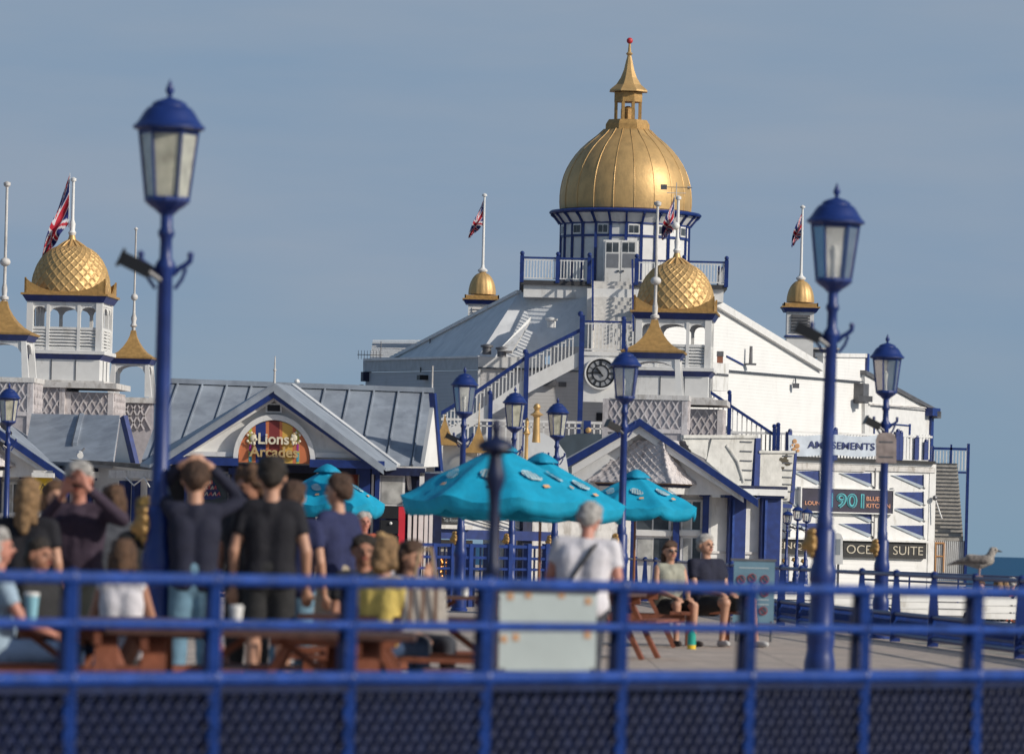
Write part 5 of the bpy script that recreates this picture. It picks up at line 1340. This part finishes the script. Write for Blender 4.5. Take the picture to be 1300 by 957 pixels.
    rail([(X0,Y1,pzt),(X0,Y0,pzt),(at(708,345,253.4).x,Y0,pzt),(xs1,Y0,pzt)],'b')
    rail([(xs2,Y0,pzt),(at(868,350,253.4).x,Y0,pzt),(X1,Y0,pzt),(X1,Y1,pzt)],'b')
    # ---- main walls
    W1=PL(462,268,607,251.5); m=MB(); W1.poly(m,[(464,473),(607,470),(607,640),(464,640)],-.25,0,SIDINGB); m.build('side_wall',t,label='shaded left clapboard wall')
    m=MB(); W1.poly(m,[(461,457),(607,453),(607,469),(461,472)],-.25,.1,mat('grey_fascia',(.38,.42,.46),.6)); W1.poly(m,[(461,455),(607,451.5),(607,454),(461,458)],-.4,.2,LEADP); m.build('fascia',t)
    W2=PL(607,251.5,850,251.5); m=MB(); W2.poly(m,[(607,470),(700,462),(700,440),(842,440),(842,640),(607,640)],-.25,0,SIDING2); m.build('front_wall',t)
    m=MB(); W2.poly(m,[(607,453),(692,453),(692,466),(607,470)],-.25,.08,WHITE); W2.box(m,606,452,609,560,0,.12,WHITE); W2.box(m,607,467,690,469,.08,.14,SEAM); m.build('corner_boards',t)
    m=MB(); W2.poly(m,[(745,366),(842,368),(842,442),(745,440)],-.4,-.2,WHITE); m.build('stair_back_wall',t)
    # ---- left roof
    A=at(659,371,255); A2=at(757,368,253.6); E0=at(497,457,266); E1=at(607,453,251.5); E2=at(692,453,251.5); E3=at(745,440,251.5); B0=at(690,371,263)
    m=MB()
    m.add([A,A2,E3,E2,E1,E0],[(0,5,4),(0,4,3),(0,3,1),(1,3,2)],LEADP); m.add([A,at(640,378,268),E0],[(0,1,2)],LEADP)
    r=m.build('roof',t)
    m=MB(); m.bar(E0+Vector((0,-.1,.06)),A+Vector((0,-.1,.02)),.25,.14,WHITE); m.build('verge_board',r)
    q0=at(632,449,250.4);q1=at(674,405,252.2); m=MB(); m.prism([q0+Vector((0,-.3,.12)),at(650,449,250.2)+Vector((0,-.3,.12)),at(672,412,252)+Vector((0,-.3,.1)),q1+Vector((0,-.3,.1))],(0,.5,-.1),WHITE); m.build('hip_flashing',r)
    for x,y,D_ in ((618,447,250.6),(637,450,250.3),(700,413,251)):
        m=MB(); q=at(x,y,D_); m.lathe([(.2,-.1),(.2,.2),(.28,.22),(.28,.3),(.05,.36)],METALG if x<700 else WHITE,12,c=q); m.build('roof_vent',r,True)
    q=at(546,430,262); m=MB(); m.tube(q-Vector((0,0,1)),q,.04,.04,METALG,6); m.build('flue',r)
    # far roof beyond the left corner; white bars imitate stripes between railing shadows
    m=MB(); L0=at(473,434,275);L1=at(540,434,275);L2=at(500,457,268);L3=at(470,456,268); m.prism([L0,L1,L2,L3],(0,0,-.1),LEAD)
    for i in range(9):
        f=i/9; m.bar(L0.lerp(L3,f)+Vector((0,-.05,.06)),L1.lerp(L2,f)+Vector((0,-.05,.06)),.07,.05,WHITE)
    m.build('painted_shadow_stripe_roof',t)
    m=MB(); q=at(478,448,267)
    m.tube(q+Vector((-.9,0,-.1)),q+Vector((.3,0,-.1)),.02,.02,METALG,6)
    for i in range(8): m.tube(q+Vector((-.85+i*.14,0,-.3)),q+Vector((-.85+i*.14,0,.1)),.012,.012,METALG,5)
    m.tube(q+Vector((.2,0,-.6)),q+Vector((.2,0,.55)),.025,.025,METALG,6); m.build('aerial',t)
    m=MB(); W1.box(m,458,472,461,484,-.1,.3,BLUED); q=W1.p(459,488,.2); m.tube(q,q-Vector((0,0,.9)),.1,.08,WHITE2,8); m.build('downpipe_head',t)
    # ---- right gable wall and wings
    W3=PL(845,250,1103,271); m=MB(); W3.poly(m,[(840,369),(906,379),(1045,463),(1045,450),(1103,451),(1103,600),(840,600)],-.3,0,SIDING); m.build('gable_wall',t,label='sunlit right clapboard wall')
    m=MB(); W3.strip(m,900,373,1046,462,8,-.35,.22,WHITE); W3.poly(m,[(893,369),(903,369),(912,385),(906,385),(893,372)],-.3,.3,WHITE); m.build('raking_verge',t)
    m=MB(); W3.strip(m,920,469,1096,484,1.6,0,.16,SEAM); W3.strip(m,1045,448,1104,449,5,-.3,.1,WHITE); m.build('drip_ledge',t)
    m=MB(); W3.box(m,905,461,925,496,0,.8,WHITE); W3.box(m,905,474,925,477,.8,.84,METALG); m.build('chimney_box',t)
    m=MB(); q=W3.p(914,458,.5); m.box(q.x-.13,q.x+.13,q.y-.13,q.y+.13,q.z-.1,q.z+.2,mat('terracotta',(.25,.1,.06),.8)); m.box(q.x-.15,q.x+.15,q.y-.15,q.y+.15,q.z+.2,q.z+.42,METALG); m.build('chimney_pot',t)
    m=MB(); q=W3.p(953,462,.3); m.tube(q,q+Vector((0,0,.8)),.09,.07,METALG,10); m.box(q.x-.25,q.x+.25,q.y-.1,q.y+.2,q.z-.05,q.z+.03,METALG); W3.strip(m,923,451,944,462,2,0,.05,BLUE); m.build('flue',t)
    m=MB(); q=W3.p(1010,490,.2)
    m.box(q.x-.14,q.x+.16,q.y-.2,q.y,q.z-.1,q.z+.12,METALG); m.tube(q+Vector((0,0,.1)),q+Vector((0,.3,.35)),.03,.03,SEAM,6); m.build('floodlight',t)
    W4=PL(1101,270.4,1192,279); m=MB(); W4.poly(m,[(1098,470),(1187,520),(1183,524),(1183,610),(1098,610)],-.3,0,WHITE); m.build('wing_wall',t)
    m=MB(); W4.strip(m,1100,470,1190,519,4,-.6,.15,METALG); W4.strip(m,1104,512,1186,517,2,0,.08,WHITE2); W4.box(m,1106,518,1184,519.2,0,.05,METALG); m.build('wing_roof_edge',t)
    m=MB(); W4.box(m,1182,526,1185,590,-.1,.12,BLUE); W4.box(m,1184,518,1194,528,0,.4,BLUE); W4.box(m,1190,522,1195,531,0,.4,METALG); m.build('drainpipe',t)
    m=MB(); W4.box(m,1122,538,1156,539.5,0,.06,BLUE); W4.box(m,1110,538,1111,552,0,.06,BLUE); W4.box(m,1155,538,1156.3,556,0,.06,BLUE); m.build('door_outline',t)
    m=MB(); W3.box(m,1096,487,1103,512,0,.5,METALG); q=W3.p(1098,506,.6); m.box(q.x-.3,q.x+.35,q.y-.2,q.y+.2,q.z-.15,q.z+.12,METALG); W3.box(m,1101,449,1103.5,490,0,.12,BLUE); m.build('wall_fittings',t)
    q=at(1040,442,285); m=MB(); m.box(q.x-.9,q.x+.9,q.y-.4,q.y+.4,q.z-.5,q.z-.1,METALG); m.box(q.x-1.3,q.x+1.0,q.y-.5,q.y+.5,q.z-.08,q.z+.02,WHITE2)
    for i in range(5): m.box(q.x-.8+i*.4,q.x-.76+i*.4,q.y-.5,q.y-.46,q.z-.1,q.z+.15,METALG)
    m.build('air_unit',t)
    # ---- turrets
    for px,pyb,pole,D_,louv in ((612,374,247,271,False),(1016,384,262,272,True)):
        c=at(px,pyb,D_); s2=7222/D_; kk=1/s2; T=Matrix.Translation((c.x,D_,c.z))
        m=MB(); m.M=T; pr=[]
        for i in range(17):
            a=i/16*math.pi/2; pr.append(((17.3*math.cos(a)**.9 if i<16 else 1)*kk,28*math.sin(a)*kk))
        m.lathe(pr,GOLD,80,fn=lambda th_,q,r: r*(1+.028*abs(math.sin(th_*7)))); tr=m.build('small_dome',t,True,60)
        m=MB(); m.M=T@Matrix.Translation((0,0,-.28)); gold_horn_trim(m,.82,0,.12,GOLDM,BLUE); m.box(-.8,.8,-.8,.8,.05,.22,GOLDM); m.build('gold_cornice',tr)
        m=MB(); m.M=T; m.box(-.64,.64,-.64,.64,-3.0,-.44,WHITE)
        if louv: m.box(-.72,.72,-.72,.72,-1.68,-1.6,BLUE)
        m.build('turret_base',t)
        m=MB(); m.M=T
        for i in range(6): z=-1.35+i*.14; m.prism([(-.45,-.66,z),(.45,-.66,z),(.45,-.72,z-.08),(-.45,-.72,z-.08)],(0,.02,.03),METALG if louv else WHITE2)
        m.build('louvres',t)
        m=MB(); m.M=T; zt_=at(px+3,pole,D_).z-c.z; m.lathe([(.1,27*kk),(.22,29*kk),(.24,31*kk),(.1,34*kk),(.07,38*kk),(.05,zt_-.1),(.12,zt_-.08),(.12,zt_),(.02,zt_+.06)],WHITE,12); m.build('flagpole',t,True,40)
    # ---- stairs: top flight seen head on
    zl=Z(765,447,246.5); zt2=pzt; n=18; m=MB(); xa,xb=at(752,400,250).x,at(803,400,250).x
    for i in range(n):
        f=i/n; y=247.4+(253.2-247.4)*f; z=zl+(zt2-zl)*f; m.box(xa,xb,y,y+.34,z-.1,z+(zt2-zl)/n,mat('white_stair_risers',(.62,.6,.57),.6,var=.15,vscale=6))
    m.build('upper_stairs',t)
    for x_ in (xa,xb):
        m=MB(); m.bar((x_,247.4,zl-.1),(x_,253.2,zt2-.15),.06,.45,WHITE)
        for i in range(30):
            f=(i+.5)/30; y=247.4+5.8*f; z=zl+(zt2-zl)*f; m.box(x_-.02,x_+.02,y-.02,y+.02,z,z+.9,WHITE)
        m.build('stair_side',t)
        m=MB(); m.bar((x_,247.3,zl+1.0),(x_,253.4,zt2+1.0),.08,.1,BLUE); m.build('handrail',t)
    ya=246.0
    x0,x1=at(739,440,ya).x,at(801,440,ya).x
    m=MB(); m.box(x0-.1,x1+1.2,ya-.05,247.6,zl-.12,zl,WHITE); m.build('landing',t)
    rail([(x0+.1,ya,zl),(x1,ya,zl)],'b',posts=False,h=1.3,gap=.15)
    PS=PL(560,ya,860,ya)
    m=MB(); PS.box(m,741,450,835,511,-.4,0,WHITE); PS.box(m,741,447,835,452,-.4,.06,WHITE); m.build('clock_panel',t)
    for x,y0,y1,w in ((737,400,598,3.2),(792,406,447,2.6),(667,448,600,3),(622,500,590,2.6)):
        m=MB(); PS.box(m,x-w,y0,x+w,y1,-.1,.12,BLUE); q=PS.p(x,y0-1.5,0); m.ball(q,w*1.15/29,BLUE,1,10); m.build('stair_post',t)
    # lower flight to the left
    for off in (0,-1.6):
        m=MB(); PS.poly(m,[(736,446),(668,480),(603,524),(560,550),(560,562),(605,538),(668,500),(736,464)],off-.08,off+.02,WHITE)
        N_=36
        def line(x,pts):
            for (xa_,ya_),(xb_,yb_) in zip(pts[:-1],pts[1:]):
                if xa_<=x<=xb_: return ya_+(yb_-ya_)*(x-xa_)/(xb_-xa_)
        bot=[(560,550),(603,524),(668,480),(736,446)]; top=[(560,524),(603,498),(668,453),(736,419)]
        for i in range(N_*1):
            x=563+i*(732-563)/N_; y=line(x,bot); yt=line(x,top)+4
            PS.box(m,x-.75,yt,x+.75,y+1,off-.03,off+.0,WHITE)
            if i%2==0: PS.box(m,x-.8,yt,x+5.4,yt+1.4,off-.03,off+.02,WHITE)
        m.build('stair_stringer',t)
        m=MB()
        for (xa_,ya_),(xb_,yb_) in zip(top[:-1],top[1:]): PS.strip(m,xa_,ya_-2,xb_,yb_-2,4.5,off-.06,off+.06,BLUE)
        m.build('handrail',t)
    m=MB(); rz=MB()
    for i in range(18):
        x=568+i*9.3; y=line(x,bot); PS.box(m,x,y-1,x+9.3,y+1,-1.55,-.1,LEADP)
    m.build('stair_treads',t)
    # base balustrade at the foot
    PBs=PL(560,244,770,244); m=MB(); PBs.box(m,560,533,770,536,-.05,.05,WHITE); PBs.box(m,560,541,770,542.5,-.03,.03,WHITE)
    for i in range(26): PBs.box(m,561+i*8,536,563+i*8,575,-.03,.03,WHITE)
    m.build('upper_deck_rail',t)
    m=MB(); PBs.box(m,741,534,750,552,-.1,.1,BLUE); q=PBs.p(747,546,.2); m.ball(q,.13,GOLD,1,10); m.build('deck_post',t)
    m=MB(); PBs.box(m,560,572,712,610,-3,-.2,WHITE2); m.build('deck_edge_wall',t)
    # wall fittings under the stairs
    m=MB(); W2.box(m,690,482,706,490,0,.25,METALG); m.build('wall_lamp',t); m=MB(); W2.box(m,709,485,719,491,0,.05,METALG); m.build('vent_grille',t); m=MB(); W2.box(m,757,524,769,534,0,.06,DARK); m.build('vent_grille',t); m=MB(); W2.box(m,690,470,738,471.5,0,.05,SEAM); m.build('conduit',t)
    m=MB(); W1.box(m,529,476,533,482,0,.4,BLACK); q=W1.p(534,472,.15); m.tube(q,q+Vector((0,.1,.2)),.03,.03,BLACK,6); m.build('floodlight',t)
    # right small flight
    PR=PL(895,246,1010,246)
    m=MB()
    for i in range(14):
        x=900+i*6; yt=497+(x-900)*.66; PR.box(m,x-.8,yt,x+.8,min(580,yt+32),-.03,.03,WHITE)
    PR.strip(m,900,526,985,582,5,-.1,.0,WHITE); m.build('side_stair',t)
    m=MB(); PR.strip(m,898,493,982,549,3.6,-.06,.08,BLUE); m.build('handrail',t)
    for x,y0,y1 in ((926,500,555),(983,543,572),(988,541,572)):
        m=MB(); PR.box(m,x-2.3,y0,x+2.3,y1,-.1,.14,BLUE); m.ball(PR.p(x,y0-2,0),.1,BLUE,1,10); m.build('newel_post',t)
    m=MB(); PR.box(m,920,548,1000,551,-.02,.04,WHITE)
    for i in range(16): PR.box(m,921+i*5,551,922.4+i*5,580,-.02,.03,WHITE)
    m.build('upper_deck_rail',t)
th()
# clock (hangs on the panel)
def clock():
    p=PL(700,246,860,246); t=thing('clock','round clock with black skeleton dial and roman numeral ring on the white stair panel','clock',p.p(762.5,474,0))
    c=p.p(762.5,474,0); k=246/7222
    def ring(r0,r1,y0,y1,mt,name,n=48):
        m=MB(); V=[]
        for i in range(n):
            a=2*math.pi*i/n; b=2*math.pi*(i+1)/n
            m.prism([c+Vector((r0*math.cos(a),-y1,r0*math.sin(a))),c+Vector((r1*math.cos(a),-y1,r1*math.sin(a))),c+Vector((r1*math.cos(b),-y1,r1*math.sin(b))),c+Vector((r0*math.cos(b),-y1,r0*math.sin(b)))],(0,y1-y0,0),mt)
        return m.build(name,t)
    ring(18.5*k,20.5*k,0,.16,WHITE,'rim'); m=MB(); m.tube(c+Vector((0,-.02,0)),c+Vector((0,-.07,0)),18.6*k,18.6*k,mat('clock_grey',(.30,.31,.33),.5,var=.3,vscale=3),40); m.build('dial',t)
    ring(16.2*k,18.4*k,.06,.09,BLACK,'outer_ring'); ring(9.5*k,11*k,.06,.09,BLACK,'inner_ring')
    m=MB()
    for i in range(12):
        a=2*math.pi*i/12; d=Vector((math.sin(a),0,math.cos(a))); sd=Vector((math.cos(a),0,-math.sin(a)))
        n=(3,1,2,3,2,1,2,3,4,2,1,2)[i]
        for j in range(n):
            o=(j-(n-1)/2)*.035; m.bar(c+d*11*k+sd*o+Vector((0,-.08,0)),c+d*16.4*k+sd*o*1.2+Vector((0,-.08,0)),.02,.02,BLACK)
    m.build('numerals',t)
    m=MB()
    for deg,L,w in ((-40,9,.09),(-82,12,.05),(140,5,.06)):
        a=R(deg); m.bar(c+Vector((0,-.11,0)),c+Vector((L*k*math.sin(a),-.11,L*k*math.cos(a))),w,.03,BLACK,(0,1,0))
    m.build('hands',t)
clock()
# ------------------------------------------------------------------ white louvred block with the banner
def block():
    pf=PL(1003,243.5,1188,247.5)
    t=thing('louvred_block','white two storey block with blue triangular louvres below the banner','building',(gx(1095,245),245,-.75))
    m=MB(); pf.box(m,1003,586,1186,800,-7,0,WHITE); m.build('wall',t)
    m=MB(); pf.box(m,1000,582,1188,586,-7.1,.3,BLACK); pf.box(m,1003,586,1186,590,0,.12,WHITE); m.build('deck_edge',t)
    m=MB(); pf.box(m,1003,590,1188,597,0,.08,WHITE2); m.build('fascia',t)
    m=MB()
    for x in (1110,1118): pf.box(m,x,594,x+1.2,684,0,.1,METALG)
    for x0,x1 in ((1006,1098),(1110,1182)):
        for y in (596.5,): pf.box(m,x0,y-.8,x1,y+.8,0,.07,WHITE2)
    m.build('panel_joints',t)
    SH=mat('painted_louvre_shadow',(.36,.41,.46),.6)  # grey-blue strip under each triangle is its shadow, painted on
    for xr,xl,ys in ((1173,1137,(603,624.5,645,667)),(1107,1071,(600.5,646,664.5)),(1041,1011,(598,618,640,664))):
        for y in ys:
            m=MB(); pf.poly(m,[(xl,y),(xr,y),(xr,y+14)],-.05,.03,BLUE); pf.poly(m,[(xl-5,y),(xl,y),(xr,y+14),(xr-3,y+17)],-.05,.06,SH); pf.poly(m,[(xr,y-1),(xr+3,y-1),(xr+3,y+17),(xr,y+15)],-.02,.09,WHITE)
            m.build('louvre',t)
    m=MB(); pf.box(m,1178,596,1186,800,0,.03,WHITE); pf.box(m,1060,712,1160,800,-.02,.04,SIDING); m.build('corner_panel',t)
    m=MB(); pf.box(m,1000,684,1182,686.5,0,.35,WHITE); m.build('shelf_ledge',t)
    # railing on top
    pr=PL(1000,243.2,1188,247.2)
    m=MB(); pr.box(m,1003,550,1184,552.5,-.05,.05,WHITE)
    for i in range(45): pr.box(m,1003+i*4,552,1004.4+i*4,583,-.02,.02,WHITE)
    m.build('balustrade',t)
    for x,y0 in ((1061,546),(1140,548),(1144,550),(1164,556),(1176,561),(1003,548)):
        m=MB(); pr.box(m,x-2.4,y0,x+2.4,584,-.1,.12,BLUE); m.ball(pr.p(x,y0-1,0),.1,BLUE,1,8); m.build('newel_post',t)
    return t,pf,pr
blk,pF,pR=block()
def banner(t):
    m=MB(); BN=mat('banner_vinyl',(.52,.58,.66),.5,var=.12,vscale=2.5,bump=.7,bscale=2.2)
    pts=[(1001,551),(1058,554),(1115,552),(1114,581),(1060,580),(1002,577)]
    n=40; V=[];F=[]
    for j in range(9):
        for i in range(n+1):
            x=1001+114*i/n; y=552+3*math.sin(i*.25)*.4+j*3.25+ (i/n)*1.0; q=pR.p(x,y,.16+.015*math.sin(i*.9+j*.5)+.01*math.sin(i*.37)); V.append(q)
    for j in range(8):
        for i in range(n): a=j*(n+1)+i; F.append((a,a+1,a+n+2,a+n+1))
    m.add(V,F,BN); m.build('vinyl_sheet',t,True,180)
    text('AMUSEMENTS',pR,1068.5,565.5,9,85,mat('navy_letters',(.015,.03,.14),.6),t,.195,'lettering',.006,.012)
    m=MB(); OG=mat('orange_print',(.75,.42,.2),.8)
    for x,y,r in ((1009,560,3),(1012,566,3.4),(1008,570,2.5),(1013,572,2.2),(1006,565,1.6)):
        m.ball(pR.p(x,y,.24),r/29.6,OG,1,10,.12)
    m.build('orange_emblem',t)
small('banner','white vinyl banner with navy word amusements tied to the upper railing','banner',pR.p(1058,566,.15),banner)
def s1901(t):
    m=MB(); pF.box(m,1018,621,1134,650,0,.2,mat('dark_plum_sign',(.022,.018,.045),.5,var=.3)); m.build('panel',t)
    m=MB(); pF.box(m,1016.5,619.5,1135.5,621,0,.24,WHITE); pF.box(m,1016.5,650,1135.5,651.5,0,.24,WHITE); pF.box(m,1016.5,619,1018,651,0,.24,WHITE); pF.box(m,1134,619,1135.5,651,0,.24,WHITE); m.build('frame',t)
    CY=mat('cyan_letters',(.1,.5,.55),.5); OR=mat('peach_letters',(.7,.33,.2),.5); IN=mat('dark_plum_sign',(.022,.018,.045),.5)
    text('1901',pF,1075,635.5,18.5,44,CY,t,.215,'numerals',.012,.03); text('1901',pF,1075,635.5,17,42.5,mat('deep_teal_fill',(.02,.12,.16),.5),t,.235,'numeral_fill',.012,-.016)
    text('LOUNGE',pF,1036,638.5,5,28,OR,t,.215,'lettering',.01,.01); text('BLUES',pF,1110,633,5.5,20,OR,t,.215,'lettering',.01,.01); text('KITCHEN',pF,1115,642,5.5,30,OR,t,.215,'lettering',.01,.01)
small('restaurant_sign','dark plum sign with cyan outlined number and peach words on the louvred block','sign',pF.p(1075,650,.1),s1901)
def so(t):
    m=MB(); pF.box(m,1071,687.5,1176,708,0,.2,BLACK); pF.box(m,1070.5,686.5,1176.5,687.5,0,.22,METALG); m.build('panel',t)
    text('OCEAN SUITE',pF,1123.5,698,11,97,mat('champagne_letters',(.5,.45,.36),.5),t,.215,'lettering',.01,-.004)
small('suite_sign','long black sign with champagne words on the right below the louvres','sign',pF.p(1110,694,.1),so)
def sb(t):
    m=MB(); pF.box(m,985,684,1057,703,0,.2,BLACK); m.build('panel',t)
    text('ENQUIRE',pF,1020,693.5,10,66,mat('champagne_letters',(.5,.45,.36),.5),t,.215,'lettering',.01,-.004)
small('enquiries_sign','black sign with champagne capitals half hidden behind the three little lamps','sign',pF.p(1017,690,.1),sb)
def nb_(t):
    p=PL(1040,235,1075,235); m=MB(); p.poly(m,[(1057,716),(1057,683),(1059,678),(1063.5,676),(1068,678),(1070,683),(1070,716)],-.1,0,WHITE); m.build('frame',t)
    m=MB(); p.box(m,1060.5,684,1067,704,0,.01,mat('grey_notice',(.3,.33,.36),.4)); m.build('panel',t)
    m=MB(); p.box(m,1062,716,1065,770,-.08,-.02,METALG); m.build('post',t)
small('sign_frame','white arch-topped sign frame standing between the two black signs','sign',(at(1057,700,235).x,235,-.75),nb_)
# ------------------------------------------------------------------ outer staircase at the right end
def outer():
    t=thing('outer_staircase','grey outdoor staircase tower with blue railing at the right end of the pier','staircase',(gx(1205,246),248,-.75))
    p=PL(1182,247.5,1230,247.5)
    ST=mat('weathered_stair_boards',(.42,.39,.35),.8,var=.2,vscale=5); n=20
    xa,xb=p.p(1185,640).x,p.p(1224,640).x; zt,zb=p.p(1205,586).z,p.p(1205,685).z
    m=MB()
    for i in range(n):
        f=i/n; y=247.5+4.5*f; z=zb+(zt-zb)*f; m.box(xa,xb,y,y+.3,z-.05,z+(zt-zb)/n*.86,ST); m.box(xa,xb,y-.05,y+.3,z+(zt-zb)/n*.86,z+(zt-zb)/n,SEAM)
    m.build('flight',t)
    pt=PL(1182,252,1232,252); m=MB(); pt.box(m,1182,568,1229,571,-.05,.05,BLUE); pt.box(m,1182,598,1229,600.5,-.05,.05,BLUE); pt.box(m,1206,564,1208.5,602,-.05,.05,BLUE); m.build('top_rail',t)
    m=MB()
    for i in range(11): pt.box(m,1185+i*4,572,1186.3+i*4,597,-.02,.02,WHITE)
    m.build('balusters',t)
    m=MB(); p.box(m,1225.5,563,1229,760,-.1,.12,BLUE); p.box(m,1181,566,1183.5,760,-.1,.1,BLUE); m.build('corner_post',t)
    m=MB(); p.box(m,1183,686,1226,735,-.2,-.1,WHITE2)
    for i in range(17): p.box(m,1184+i*2.5,686,1185.4+i*2.5,736,-.1,.0,WHITE)
    m.build('picket_screen',t)
    m=MB(); OD=mat('orange_door_paint',(.6,.3,.12),.6); p.box(m,1187,688,1199,690,0,.05,OD); p.box(m,1187,690,1188.5,726,0,.05,OD); p.box(m,1197.5,690,1199,726,0,.05,OD); p.box(m,1188.5,705,1197.5,706.5,0,.04,OD); m.build('gate_frame',t)
    for i in range(5):
        m=MB(); p.box(m,1184,737+i*4.2,1226,740+i*4.2,0,.1+.12*i,ST); m.build('bottom_step',t)
    m=MB(); q=p.p(1187,632,.3); m.tube(q,q+Vector((.32,-.1,-.9)),.03,.03,WHITE,6); m.ball(q,.12,METALG,1,8); m.build('conduit',t)
outer()
# ------------------------------------------------------------------ flags
flag('union flag drooping from the flagpole on the left gold dome',90.5,222,178.5,1.55,-.68,-2.4,1,.0,.38)
flag('union flag drooping from the white pole of the left small turret',616,252,271,1.25,-.6,-1.75,1,1.1,.3)
flag('union flag hanging in front of the great dome on the right scaled dome',858,250,180,1.05,-.28,-1.25,1,2.2,.3)
flag('union flag drooping from the white pole of the right small turret',1020.5,267,272,1.2,-.45,-1.65,1,3.0,.3)
